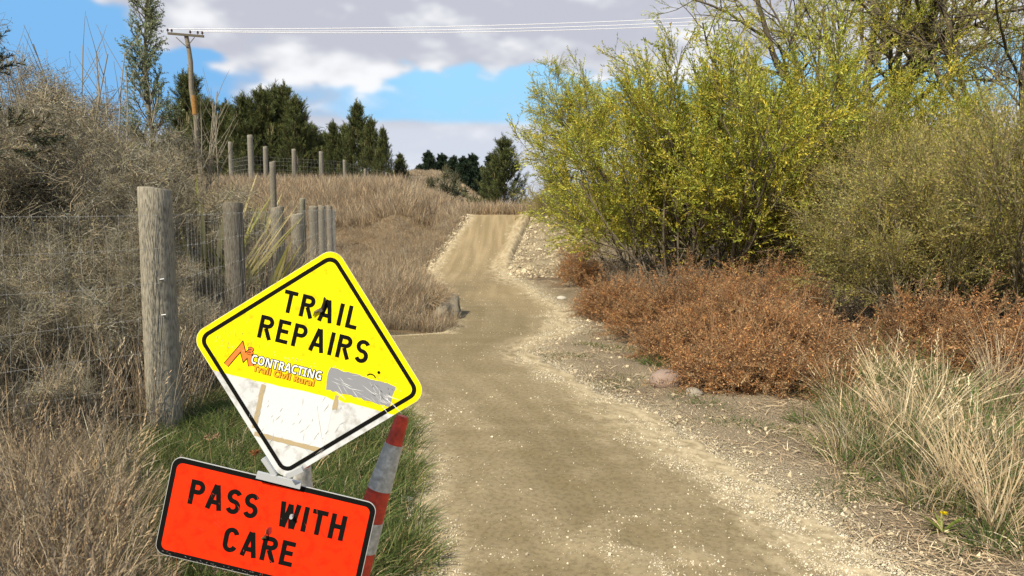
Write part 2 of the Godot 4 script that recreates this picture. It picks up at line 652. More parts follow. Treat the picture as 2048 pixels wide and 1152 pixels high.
func materials() -> void:
	var speck := noise_tex(0.09, 4, Color(0.62, 0.62, 0.62), Color(1.0, 1.0, 0.98), 3, 512, Color(0.93, 0.93, 0.92))
	var lumps := noise_tex(0.06, 5, Color(0, 0, 0), Color(1, 1, 1), 4, 512)
	var grit := noise_tex(0.02, 7, Color(0.72, 0.71, 0.69), Color(1.0, 1.0, 1.0), 9, 1024, Color(0.93, 0.925, 0.915))
	grit.noise.fractal_gain = 0.78
	M.ground = tri_tex(painted(0.95), speck, Vector3(1.3, 1.3, 1.3), lumps, 3.0)
	M.trail = tri_tex(painted(0.92), grit, Vector3(0.9, 0.9, 0.9), grit, 0.45)
	M.stone = tri_tex(plain(Color(0.4, 0.3, 0.235), 0.9), speck, Vector3(2.5, 2.5, 2.5), lumps, 1.2)
	M.pebble = painted(0.9)
	M.bark = painted(0.9)
	M.leaf = painted(0.6, 0.85)
	M.needle = painted(0.65, 0.2)
	M.grass = painted(0.75, 0.4)
	M.dead = painted(0.85, 0.3)
	var grain := noise_tex(0.03, 5, Color(0.45, 0.44, 0.42), Color(1.0, 0.99, 0.95), 8, 512, Color(0.88, 0.87, 0.84))
	M.post = tri_tex(painted(0.9), grain, Vector3(6.0, 0.7, 6.0), grain, 1.0, false)
	M.pole = tri_tex(painted(0.9), grain, Vector3(3.0, 0.3, 3.0), grain, 1.0, false)
	M.wire = plain(Color(0.33, 0.32, 0.29), 0.7, 0.1)
	M.steel = plain(Color(0.55, 0.57, 0.58), 0.45, 0.35)
	M.white = plain(Color(0.60, 0.61, 0.61), 0.6)
	M.yellow = plain(Color(0.92, 0.78, 0.002), 0.65)
	M.orange = plain(Color(0.92, 0.03, 0.002), 0.65)
	M.black = plain(Color(0.007, 0.007, 0.006), 0.7)
	M.black.metallic_specular = 0.15
	for k in ["white", "yellow", "orange"]:
		M[k].metallic_specular = 0.25


func sky_picture() -> ImageTexture:   # air and clouds for every direction, by compass angle and height in degrees
	var w := 2048
	var h := 1024
	var im := Image.create_empty(w, h, false, Image.FORMAT_RGBF)
	im.fill(Color(0.2, 0.16, 0.11))
	var a := FastNoiseLite.new()
	a.seed = 31
	a.frequency = 1.0
	a.fractal_octaves = 5
	a.fractal_gain = 0.52
	var b := FastNoiseLite.new()
	b.seed = 77
	b.frequency = 1.0
	b.fractal_octaves = 4
	for j in h / 2 + 4:
		var el := (0.5 - (j + 0.5) / h) * PI
		var e := rad_to_deg(el)
		var ce := cos(el)
		for i in w:
			var az := wrapf((i + 0.5) / w * TAU, -PI, PI)   # straight ahead is the seam of the picture
			var z := rad_to_deg(az)
			var p := Vector3(sin(az) * ce, el * 2.6, -cos(az) * ce)
			var n := a.get_noise_3d(p.x * 4.0, p.y * 4.0, p.z * 4.0)
			var f := b.get_noise_3d(p.x * 11.0, p.y * 11.0, p.z * 11.0)
			var wide := a.get_noise_3d(p.x * 1.3 + 9.0, p.y * 0.9, p.z * 1.3)
			var e2 := e + 2.4 * n + 1.1 * f
			var z2 := z + 7.0 * n + 3.0 * f
			# a broken deck all round, a low bank on the horizon, and the long blue gap between them ahead
			var dens := 0.30 + 1.3 * wide + 0.5 * n
			var ahead := ss(75.0, 40.0, absf(z))
			var deck := ss(9.2, 10.8, e2) * 1.2
			deck -= 1.5 * ss(-21.0, -26.0, z + 2.5 * n + 1.5 * f + (e - 8.0) * 0.75) * ss(4.0, 7.0, e)
			deck -= 0.8 * ss(2.2, 0.5, absf(z2 + 19.0)) * ss(1.6, 0.4, absf(e2 - 11.2))
			deck += 0.45 * ss(-9.0, -13.0, z2) * ss(-24.0, -19.0, z2) * ss(3.5, 6.0, e)
			dens = lerpf(dens, deck - 0.25 + 0.35 * n, ahead * ss(45.0, 22.0, e))
			dens += 1.1 * ss(6.9, 5.9, e + 0.7 * n + 0.4 * f)
			var cover := ss(-0.3, 0.65, dens + 0.35 * f)
			var blue := Color(0.20, 0.46, 0.80).lerp(Color(0.33, 0.65, 0.93), ss(-22.0, -5.0, z) * ahead + (1.0 - ahead) * 0.5).lerp(Color(0.10, 0.28, 0.68), ss(16.0, 75.0, e))
			var puff := ss(-0.05, 0.85, f * 0.9 + n * 0.9 + 0.35 * ss(12.5, 10.0, e2) * ss(8.5, 9.8, e2))
			puff = clampf(puff + 0.35 * ss(15.0, 26.0, z2), 0.0, 1.0)
			var cl := Color(0.51, 0.525, 0.60).lerp(Color(0.86, 0.87, 0.89), puff)
			cl = cl.lerp(Color(0.60, 0.64, 0.73).lerp(Color(0.75, 0.78, 0.84), puff), ss(7.0, 5.5, e))
			cl = cl.lerp(Color(0.40, 0.41, 0.49), 0.5 * ss(20.0, 60.0, e))
			im.set_pixel(i, j, blue.lerp(cl, cover) * 0.69)
	return ImageTexture.create_from_image(im)


func loose_stones() -> void:
	var g := gen(5)
	var meshes := [pebble_mesh(g), pebble_mesh(g), pebble_mesh(g)]
	var xfs := [[], [], []]
	var cols := [PackedColorArray(), PackedColorArray(), PackedColorArray()]
	for i in 420000:
		var d := 2.6 + 23.5 * pow(g.randf(), 2.4)
		var t := trail_row(d)
		var x := lerpf(t.x - 0.3, t.y + 0.55, g.randf())
		var s := gravel_share(x, d, t)
		if x > t.y:
			s = (1.0 - ss(0.1, 0.5, x - t.y)) * 0.95
		elif x < t.x:
			s = (1.0 - ss(0.05, 0.28, t.x - x)) * 0.85
		if g.randf() > s * s * 0.95 + 0.010:
			continue
		var size := 0.0014 + 0.002 * -log(maxf(g.randf(), 0.001)) * 0.8
		size = minf(size, 0.014) * (1.0 + 0.035 * d)
		var on := x > t.x - 0.1 and x < t.y + 0.13
		var y := land(x, d) + (0.014 if on else 0.004) + size * 0.15
		var q := Transform3D(Basis.from_euler(rv(g) * 3.0) * size, Vector3(x, y, -d))
		xfs[i % 3].append(q)
		var k := g.randf_range(0.5, 1.25)
		cols[i % 3].append(Color(0.55 * k, 0.47 * k, 0.32 * k).lerp(Color(0.5, 0.48, 0.42), g.randf() * 0.4))
	for m in 3:
		many("gravel", meshes[m], M.pebble, xfs[m], cols[m])
	# clods and broken rock on the embankment beside the ramp, and along its left edge
	var xf := []
	var cc := PackedColorArray()
	for i in 6000:
		var d := g.randf_range(15.5, 26.0)
		var t := trail_row(d)
		var x := t.y + 0.08 + 2.2 * pow(g.randf(), 1.6) if i % 5 else t.x - 0.3 * g.randf()
		var size := 0.012 + 0.026 * -log(maxf(g.randf(), 0.01)) * 0.6
		if i % 3 == 0:
			d = 2.8 + 8.5 * pow(g.randf(), 1.2)
			t = trail_row(d)
			x = t.y + 0.1 + 1.5 * pow(g.randf(), 1.8) if i % 4 else t.x - 0.15 * g.randf()
			size *= 0.38
		xf.append(Transform3D(Basis.from_euler(rv(g) * 3.0) * size, ground_at(x, d, size * 0.2)))
		cc.append(Color(0.52, 0.43, 0.285) * g.randf_range(0.5, 1.2))
	many("broken_rock", meshes[1], M.pebble, xf, cc)
	# single stones
	var list := [
		[1335, 785, 6.15, 0.155, "pinkish brown boulder at the foot of the rust brown bracken heap", Vector3(1, 0.62, 0.8), Color(0.36, 0.26, 0.205)],
		[1388, 800, 5.75, 0.07, "pale crumbly stone just right of the pinkish boulder", Vector3(1, 0.7, 0.9), Color(0.36, 0.31, 0.24)],
		[1124, 600, 11.9, 0.09, "small flat white stone right of the trail below the embankment", Vector3(1, 0.5, 0.8), Color(0.55, 0.51, 0.42)],
		[812, 1012, 3.65, 0.035, "white stone half sunk in the grass edge right of the traffic cone", Vector3(1.2, 0.6, 0.8), Color(0.5, 0.48, 0.42)],
		[826, 1040, 3.52, 0.028, "smaller pale stone below the white stone beside the cone", Vector3(1.1, 0.6, 0.9), Color(0.45, 0.42, 0.36)],
		[450, 1158, 2.86, 0.075, "smooth pale pink stone peeking out under the orange board", Vector3(1.1, 0.5, 0.7), Color(0.62, 0.36, 0.28)],
	]
	for s in list:
		var p := at(s[0], s[1], s[2])
		if s[2] > 2.6:
			p.y = land(p.x, s[2]) + s[3] * 0.2
		var m := tri_tex(plain(s[6], 0.9), M.stone.albedo_texture, Vector3(2.5, 2.5, 2.5), M.stone.heightmap_texture, 1.0)
		var o := part("stone", stone_mesh(g, 0.22, s[5] * s[3]), m, self, p)
		o.rotation.y = g.randf_range(-0.4, 0.4)
		tag(o, s[4], "stone")
	# the washed-out pale cut at the end of the grassy bank
	var cut := base("eroded_bank_edge", ground_at(-0.86, 10.2), "eroded pale earth lump undercut at the trailside end of the grassy bank", "earth bank")
	var earth := tri_tex(plain(Color(0.42, 0.36, 0.26), 0.95), M.stone.albedo_texture, Vector3(2, 2, 2), M.stone.heightmap_texture, 3.0)
	part("earth_face", stone_mesh(g, 0.5, Vector3(0.2, 0.27, 0.55)), earth, cut, Vector3(-0.04, 0.02, 0.1))
	var lip := MB.new()
	for i in 420:
		var q := Vector3(-0.16 + g.randf_range(-0.13, 0.12), 0.22 + g.randf() * 0.05, 0.1 + g.randf_range(-0.5, 0.5))
		var d := (Vector3(g.randf_range(-0.2, 1.0), g.randf_range(-0.2, 0.8), g.randf_range(-0.5, 0.8))).normalized()
		lip.blade(q, d, Vector3(0.2, -1.3, 0.2), d.cross(rv(g)).normalized(), g.randf_range(0.12, 0.3), 0.006, 3, Color(0.33, 0.25, 0.155) * g.randf_range(0.5, 1.3))
	part("overhanging_grass", lip.mesh(), M.grass, cut).set_meta("kind", "stuff")


func post_mesh(h: float, r: float, s: int, lo: Color, flare := 1.08) -> ArrayMesh:
	var g := gen(s)
	var mb := MB.new()
	var sides := 20
	var rows := 14
	var lean := rv(g) * 0.02
	for i in rows + 3:
		var t := minf(float(i) / rows, 1.0)
		var y := -0.15 + (h + 0.15) * t
		var rr := r * lerpf(flare, 1.0, t)
		if i == rows:
			y -= 0.006
		if i == rows + 1:
			rr *= 0.95
		if i == rows + 2:
			rr = 0.0005
			y += 0.002
		for k in sides + 1:
			var a := TAU * (k % sides) / sides
			var q := rr * (1.0 + 0.03 * noise.get_noise_3d(cos(a) * 90.0 + s * 31.0, y * 30.0, sin(a) * 90.0) + (0.018 if (k * 7 + s) % 5 == 0 else 0.0))
			mb.v.append(Vector3(cos(a) * q + lean.x * t, y + (0.012 * cos(a + s) if i >= rows else 0.0), sin(a) * q + lean.z * t))
			mb.c.append(lo * 1.1 if i > rows else lo)
	for i in rows + 2:
		for k in sides:
			var a := i * (sides + 1) + k
			mb.ix.append_array([a, a + 1, a + sides + 1, a + 1, a + sides + 2, a + sides + 1])
	var am := mb.mesh(false)
	var st := SurfaceTool.new()
	st.create_from(am, 0)
	st.generate_normals()
	return st.commit()


func netting(root: Node3D, a: Vector3, b: Vector3, lo: Array, gap: float, r: float, seed: int) -> void:
	var g := gen(seed)
	var n := 8
	for y in lo:
		var mb := MB.new()
		var pts := PackedVector3Array()
		for i in n + 1:
			var p := a.lerp(b, float(i) / n)
			p.y = lerpf(a.y, b.y, float(i) / n) + y + g.randf_range(-0.012, 0.012) * (1.0 if i % n else 0.0)
			pts.append(p - root.position)
		mb.tube(pts, r, r, 4, Color.WHITE)
		part("line_wire", mb.mesh(), M.wire, root)
	var len := a.distance_to(b)
	var mb := MB.new()
	var m := int(len / gap)
	for i in m:
		var t := (i + 0.5) / m
		var pts := PackedVector3Array()
		for y in lo:
			var p := a.lerp(b, t) + Vector3(g.randf_range(-0.012, 0.012), 0, g.randf_range(-0.012, 0.012))
			pts.append(Vector3(p.x, p.y + y, p.z) - root.position)
		mb.tube(pts, r, r, 3, Color.WHITE)
		for q in pts:
			mb.tube(PackedVector3Array([q - Vector3(0, 0.006, 0), q + Vector3(0, 0.006, 0)]), r * 2.0, r * 2.0, 4, Color.WHITE)
	part("stay_wires", mb.mesh(), M.wire, root).set_meta("kind", "stuff")


func near_fence() -> void:
	var root := base("deer_fence", ground_at(-2.31, 4.8), "weathered round post fence with wire netting left of the trail sign", "fence")
	#       x, distance, height, radius, tone
	var ps := [[-4.7, 2.05, 1.62, 0.09, 0.31], [-2.31, 4.8, 1.62, 0.1, 0.36], [-2.63, 7.0, 1.54, 0.09, 0.2], [-3.04, 9.6, 1.5, 0.085, 0.3], [-3.32, 11.5, 1.4, 0.093, 0.33], [-3.74, 14.0, 1.52, 0.083, 0.28], [-4.35, 17.0, 1.54, 0.08, 0.3], [-4.91, 20.0, 1.55, 0.078, 0.28], [-5.53, 23.0, 1.38, 0.05, 0.22]]
	var rows := [0.04, 0.2, 0.38, 0.58, 0.8, 1.02, 1.24, 1.45]
	for i in ps.size():
		var p: Array = ps[i]
		var foot := ground_at(p[0], p[1])
		foot.y = 0.0
		part("post", post_mesh(p[2], p[3], 3 + i, Color(p[4], p[4] * 0.92, p[4] * 0.76), 1.12 if i == 1 else 1.05), M.post, root, foot - root.position)
		if i + 1 < ps.size():
			var q: Array = ps[i + 1]
			var side := Vector3(q[0] - p[0], 0, -(q[1] - p[1])).normalized().cross(Vector3.UP)
			var a = Vector3(p[0], 0, -p[1]) + side * (p[3] + 0.012)
			var b = Vector3(q[0], 0, -q[1]) + side * (q[3] + 0.012)
			if i == 1:
				a = Vector3(p[0], 0, -p[1]) + side * (p[3] + 0.012)
			netting(root, a, b, rows, 0.075, 0.0011, 40 + i)
	# bright staples in the strainer post
	for y in [1.02, 0.79]:
		var st := MB.new()
		var q := Vector3(0.06, y, 0.096)
		st.tube(PackedVector3Array([q, q + Vector3(0.03, 0.004, 0.002)]), 0.004, 0.004, 5, Color.WHITE, true)
		part("staple", st.mesh(), M.steel, root)


func upper_fence() -> void:
	var root := base("upper_fence", ground_at(lx(500, 34), 34), "distant post and netting fence along the top of the grassy bank", "fence")
	var ps := [[460, 284, 36.5, 0.1], [500, 270, 33.5, 0.12], [530, 293, 34.5, 0.1], [587, 298, 35.5, 0.1], [642, 303, 36.5, 0.1], [689, 320, 38, 0.08], [730, 338, 39.5, 0.07], [772, 345, 41, 0.06]]
	for i in ps.size():
		var p: Array = ps[i]
		var top := at(p[0], p[1], p[2])
		var foot := ground_at(top.x, p[2])
		foot.y = minf(foot.y, top.y - 1.2)
		part("post", post_mesh(top.y - foot.y, p[3], 30 + i, Color(0.3, 0.28, 0.24)), M.post, root, foot - root.position)
		if i + 1 < ps.size():
			var q: Array = ps[i + 1]
			var t2 := at(q[0], q[1], q[2])
			var f2 := ground_at(t2.x, q[2])
			f2.y = minf(f2.y, t2.y - 1.2)
			netting(root, foot + Vector3(0, 0, 0.12), f2 + Vector3(0, 0, 0.12), [0.1, 0.3, 0.5, 0.7, 0.9, 1.1, 1.25], 0.2, 0.003, 70 + i)


func lone_posts() -> void:
	var a := at(544, 323, 21.0)
	var fa := ground_at(a.x, 21.0)
	tag(part("fence_post", post_mesh(a.y - fa.y, 0.085, 51, Color(0.26, 0.24, 0.2)), M.post, self, fa), "single tall grey fence post standing on the slope left of the bank", "fence post")
	var b := at(604, 397, 19.0)
	var fb := ground_at(b.x, 19.0)
	tag(part("fence_post", post_mesh(b.y - fb.y, 0.07, 52, Color(0.27, 0.26, 0.2)), M.post, self, fb), "thin fence post showing behind the shortest post of the near fence", "fence post")


func utility_pole() -> void:
	var top := at(374, 70, 46.0)
	var foot := at(394, 270, 46.0)
	foot = top + (foot - top) * ((top.y - 2.4) / (top.y - foot.y))
	var root := base("utility_pole", foot, "weathered leaning wooden power pole with one crossarm behind the hedge", "utility pole")
	var d := top - foot
	var wood := Color(0.3, 0.265, 0.21)
	var mb := MB.new()
	var pts := PackedVector3Array()
	for i in 13:
		pts.append(d * (i / 12.0) + Vector3(0.06 * sin(i * 1.4), 0, 0))
	mb.tube(pts, 0.19, 0.125, 12, wood, true)
	part("pole", mb.mesh(), M.pole, root)
	# a patch where the bark-brown surface has split away
	var worn := MB.new()
	worn.tube(PackedVector3Array([d * 0.50 + Vector3(0.03, 0, 0.015), d * 0.56 + Vector3(0.035, 0, 0.02), d * 0.62 + Vector3(0.035, 0, 0.015)]), 0.165, 0.16, 10, Color(0.42, 0.23, 0.075), true)
	part("bare_wood_patch", worn.mesh(), M.pole, root)
	var arm0 := at(338, 68, 46.0) - foot
	var arm1 := at(410, 74, 46.0) - foot
	var ax := (arm1 - arm0).normalized()
	var bx := BoxMesh.new()
	bx.size = Vector3(arm0.distance_to(arm1), 0.13, 0.11)
	var arm := part("crossarm", bx, plain(Color(0.1, 0.085, 0.06), 0.9), root, (arm0 + arm1) * 0.5 + Vector3(0, 0.0, 0.16))
	arm.basis = Basis(ax, Vector3.UP.cross(ax).cross(ax) * -1.0, ax.cross(Vector3.UP)).orthonormalized()
	for s in [[355, 0.0], [392, 1.0]]:
		var br := MB.new()
		var hi := at(s[0], 76, 46.0) - foot + Vector3(0, 0, 0.2)
		br.tube(PackedVector3Array([hi, at(376, 95, 46.0) - foot + Vector3(0, 0, 0.17)]), 0.025, 0.025, 5, Color(0.14, 0.12, 0.1), true)
		part("brace", br.mesh(), M.bark, root)
	var ins := []
	for px in [338, 346, 383, 398, 407]:
		var q := at(px, 68.0 + (px - 338) * 0.08, 46.0) - foot + Vector3(0, 0.02, 0.16)
		var im := MB.new()
		im.tube(PackedVector3Array([q, q + Vector3(0, 0.16, 0)]), 0.02, 0.02, 6, Color(0.1, 0.08, 0.07), true)
		im.tube(PackedVector3Array([q + Vector3(0, 0.12, 0), q + Vector3(0, 0.17, 0), q + Vector3(0, 0.25, 0)]), 0.075, 0.045, 8, Color(0.09, 0.05, 0.035), true)
		part("insulator", im.mesh(), M.bark, root)
		ins.append(q + foot + Vector3(0, 0.24, 0))
	# the lines run off to the right, to the next pole out of the picture
	for k in 3:
		var a: Vector3 = ins[[0, 2, 4][k]]
		var b := at(2250, -36.0 + k * 4.0, 62.0)
		var w := MB.new()
		var pp := PackedVector3Array()
		for i in 41:
			var t := i / 40.0
			pp.append(a.lerp(b, t) - Vector3(0, 1.1 * 4.0 * t * (1.0 - t) * (0.9 + 0.1 * k), 0))
		w.tube(pp, 0.02, 0.02, 5, Color(0.8, 0.8, 0.78), true)
		tag(part("power_line", w.mesh(), plain(Color(0.92, 0.92, 0.92), 0.4), self), "pale overhead power line, %s, running right from the wooden pole" % ["topmost of the three", "middle of the three", "lowest of the three"][k], "power line", "power lines on the wooden pole")


# ------------------------------------------------------------------ sign
func rounded(w: float, h: float, r: float) -> PackedVector2Array:
	var out := PackedVector2Array()
	for q in 4:
		var cx: float = [1, -1, -1, 1][q] * (w / 2 - r)
		var cy: float = [1, 1, -1, -1][q] * (h / 2 - r)
		for i in 9:
			var a := PI / 2 * q + PI / 2 * i / 8.0
			out.append(Vector2(cx + r * cos(a), cy + r * sin(a)))
	return out


func turned(p: PackedVector2Array, a: float) -> PackedVector2Array:
	var out := PackedVector2Array()
	for q in p:
		out.append(q.rotated(a))
	return out


func flat(poly: PackedVector2Array, z: float, mb: MB) -> void:
	var tri := Geometry2D.triangulate_polygon(poly)
	var o := mb.v.size()
	for q in poly:
		mb.v.append(Vector3(q.x, q.y, z)); mb.n.append(Vector3.BACK); mb.c.append(Color.WHITE)
	for i in range(0, tri.size(), 3):
		var a := poly[tri[i]]
		var b := poly[tri[i + 1]]
		var c := poly[tri[i + 2]]
		var ccw := (b - a).cross(c - a) > 0
		mb.ix.append_array([o + tri[i], o + tri[i + 2], o + tri[i + 1]] if ccw else [o + tri[i], o + tri[i + 1], o + tri[i + 2]])


func slab(poly: PackedVector2Array, z0: float, z1: float) -> ArrayMesh:
	var mb := MB.new()
	flat(poly, z1, mb)
	var n := poly.size()
	for i in n:
		var a := poly[i]
		var b := poly[(i + 1) % n]
		mb.face(Vector3(a.x, a.y, z0), Vector3(b.x, b.y, z0), Vector3(b.x, b.y, z1), Vector3(a.x, a.y, z1), Color.WHITE)
	var back := MB.new()
	flat(poly, z0, back)
	var o := mb.v.size()
	for i in back.v.size():
		mb.v.append(back.v[i]); mb.n.append(Vector3.FORWARD); mb.c.append(Color.WHITE)
	for i in range(0, back.ix.size(), 3):
		mb.ix.append_array([o + back.ix[i], o + back.ix[i + 2], o + back.ix[i + 1]])
	return mb.mesh()


func ring(outer: PackedVector2Array, inner: PackedVector2Array, z: float) -> ArrayMesh:
	var mb := MB.new()
	var n := outer.size()
	for i in n:
		var a := outer[i]
		var b := outer[(i + 1) % n]
		var c := inner[(i + 1) % n]
		var d := inner[i]
		mb.face(Vector3(a.x, a.y, z), Vector3(b.x, b.y, z), Vector3(c.x, c.y, z), Vector3(d.x, d.y, z), Color.WHITE)
	return mb.mesh()


func arc(cx: float, cy: float, rx: float, ry: float, a0: float, a1: float, n := 12) -> Array:
	var out := []
	for i in n + 1:
		var a := deg_to_rad(lerpf(a0, a1, float(i) / n))
		out.append(Vector2(cx + rx * cos(a), cy + ry * sin(a)))
	return out


# Road-sign capitals as strokes of even width in a box one unit high: [advance width, strokes]
func glyph(ch: String, h: float) -> Array:
	match ch:
		"T":
			return [0.60, [[Vector2(0, 1 - h), Vector2(0.6, 1 - h)], [Vector2(0.3, 1 - 2 * h), Vector2(0.3, 0)]]]
		"I":
			return [2 * h, [[Vector2(h, 1), Vector2(h, 0)]]]
		"L":
			return [0.5, [[Vector2(h, 1), Vector2(h, h), Vector2(0.5, h)]]]
		"E":
			return [0.52, [[Vector2(0.52, 1 - h), Vector2(h, 1 - h), Vector2(h, h), Vector2(0.52, h)], [Vector2(2 * h, 0.52), Vector2(0.47, 0.52)]]]
		"H":
			return [0.6, [[Vector2(h, 1), Vector2(h, 0)], [Vector2(0.6 - h, 1), Vector2(0.6 - h, 0)], [Vector2(2 * h, 0.52), Vector2(0.6 - 2 * h, 0.52)]]]
		"W":
			return [0.8, [[Vector2(h, 1), Vector2(0.2, 0.0)], [Vector2(0.24, 0.0), Vector2(0.4, 0.95)], [Vector2(0.4, 0.95), Vector2(0.56, 0)], [Vector2(0.6, 0.0), Vector2(0.8 - h, 1)]]]
		"A":
			return [0.66, [[Vector2(h, 0), Vector2(0.31, 1)], [Vector2(0.66 - h, 0), Vector2(0.35, 1)], [Vector2(0.17, 0.3), Vector2(0.49, 0.3)]]]
		"P":
			return [0.58, [[Vector2(h, 1), Vector2(h, 0)], [Vector2(2 * h, 1 - h)] + arc(0.32, 0.715, 0.26 - h, 0.285 - h, 90, -90) + [Vector2(2 * h, 0.43 + h)]]]
		"R":
			return [0.62, [[Vector2(h, 1), Vector2(h, 0)], [Vector2(2 * h, 1 - h)] + arc(0.33, 0.73, 0.27 - h, 0.27 - h, 90, -90) + [Vector2(2 * h, 0.46 + h)], [Vector2(0.3, 0.46), Vector2(0.62 - h, 0)]]]
		"S":
			return [0.58, [arc(0.29, 0.51 + (0.49 - h) / 2, 0.29 - h, (0.49 - h) / 2, 25, 262) + arc(0.29, h + (0.51 - h) / 2, 0.29 - h, (0.51 - h) / 2, 82, -155)]]
		"C":
			return [0.58, [arc(0.29, 0.68, 0.29 - h, 0.32 - h, 15, 180) + arc(0.29, 0.32, 0.29 - h, 0.32 - h, 180, 345)]]
	return [0.35, []]


func sign_text(text: String, x0: float, x1: float, y0: float, y1: float, stroke: float, z: float) -> ArrayMesh:   # fitted to a box on the board
	var mb := MB.new()
	var size := y1 - y0
	var h := stroke / size / 2.0
	var total := 0.0
	var gap := 0.0
	for ch in text:
		total += glyph(ch, h)[0]
	gap = ((x1 - x0) / size - total) / maxf(1.0, text.length() - 1)
	var x := 0.0
	var lift := 0
	for ch in text:
		var gl := glyph(ch, h)
		for s in gl[1]:
			ribbon(mb, s, h, x0, y0, x, size, z + 0.00012 * (lift % 3))
			lift += 1
		x += gl[0] + gap
	return mb.mesh()


func ribbon(mb: MB, s: Array, h: float, x0: float, y0: float, dx: float, size: float, z: float) -> void:
	var n := s.size()
	var o := mb.v.size()
	for i in n:
		var a: Vector2 = (s[i] - s[i - 1]).normalized() if i > 0 else (s[1] - s[0]).normalized()
		var b: Vector2 = (s[i + 1] - s[i]).normalized() if i < n - 1 else a
		var m := (a + b).normalized().orthogonal()
		var k := h / maxf(0.4, m.dot(a.orthogonal()))
		for sg in [1.0, -1.0]:
			var q: Vector2 = s[i] + m * k * sg
			mb.v.append(Vector3(x0 + (q.x + dx) * size, y0 + q.y * size, z)); mb.n.append(Vector3.BACK); mb.c.append(Color.WHITE)
	for i in n - 1:
		var q := o + i * 2
		var flip := (mb.v[q + 1] - mb.v[q]).cross(mb.v[q + 2] - mb.v[q]).z > 0
		if flip:
			mb.ix.append_array([q, q + 2, q + 1, q + 1, q + 2, q + 3])
		else:
			mb.ix.append_array([q, q + 1, q + 2, q + 1, q + 3, q + 2])


func print_text(called: String, text: String, x0: float, x1: float, y0: float, y1: float, z: float, mat: Material, parent: Node, bold := 0.0, slant := 0.0) -> void:
	var f := SystemFont.new()
	f.font_names = PackedStringArray(["Droid Sans"])
	f.font_weight = 700
	var fv := FontVariation.new()
	fv.base_font = f
	var t := TextMesh.new()
	t.text = text
	t.font = f
	t.font_size = 64
	t.pixel_size = 0.01
	t.depth = 0.0
	t.curve_step = 1.0
	var box := t.get_aabb()
	var arr := t.get_mesh_arrays()
	var v: PackedVector3Array = arr[Mesh.ARRAY_VERTEX]
	var mb := MB.new()
	var sx := (x1 - x0) / box.size.x
	var sy := (y1 - y0) / box.size.y
	var offs := [Vector2.ZERO] if bold == 0.0 else [Vector2(bold, 0), Vector2(-bold, 0), Vector2(0, bold), Vector2(0, -bold), Vector2(bold, bold) * 0.7, Vector2(-bold, bold) * 0.7, Vector2(bold, -bold) * 0.7, Vector2(-bold, -bold) * 0.7]
	var id: PackedInt32Array = arr[Mesh.ARRAY_INDEX] if arr[Mesh.ARRAY_INDEX] != null else PackedInt32Array(range(v.size()))
	for k in offs.size():
		var o := mb.v.size()
		for q in v:
			var y := (q.y - box.position.y) * sy
			mb.v.append(Vector3(x0 + (q.x - box.position.x) * sx + offs[k].x + y * slant, y0 + y + offs[k].y, z + 0.00005 * k)); mb.n.append(Vector3.BACK); mb.c.append(Color.WHITE)
		for i in id:
			mb.ix.append(o + i)
	part(called, mb.mesh(), mat, parent)


func rough_patch(u0: float, v0: float, u1: float, v1: float, jag: float, s: int, slope := 0.0) -> PackedVector2Array:
	var g := gen(s)
	var out := PackedVector2Array()
	for e in [[Vector2(u0, v0), Vector2(u1, v0)], [Vector2(u1, v0), Vector2(u1, v1)], [Vector2(u1, v1), Vector2(u0, v1)], [Vector2(u0, v1), Vector2(u0, v0)]]:
		var n := maxi(2, int(e[0].distance_to(e[1]) / 0.012))
		for i in n:
			var q: Vector2 = e[0].lerp(e[1], float(i) / n) + Vector2(g.randf_range(-1, 1), g.randf_range(-1, 1)) * jag
			q.y += (q.x - u0) * slope
			out.append(q)
	return out


func sheet(called: String, polys: Array, z: float, mat: Material, parent: Node) -> MeshInstance3D:
	var mb := MB.new()
	for p in polys:
		flat(p, z, mb)
	return part(called, mb.mesh(), mat, parent)


func scuffs(called: String, n: int, box: Rect2, z: float, mat: Material, parent: Node, s: int, lo := 0.008, hi := 0.04, dir := 1.2) -> void:
	var g := gen(s)
	var mb := MB.new()
	for i in n:
		var p := box.position + Vector2(g.randf(), g.randf()) * box.size
		var d := Vector2.from_angle(dir + g.randfn(0.0, 0.35)) * g.randf_range(lo, hi)
		var o := d.orthogonal().normalized() * g.randf_range(0.0004, 0.0011)
		flat(PackedVector2Array([p, p + d * 0.5 + o, p + d, p + d * 0.5 - o]), z + 0.00001 * (i % 7), mb)
	part(called, mb.mesh(), mat, parent).set_meta("kind", "stuff")


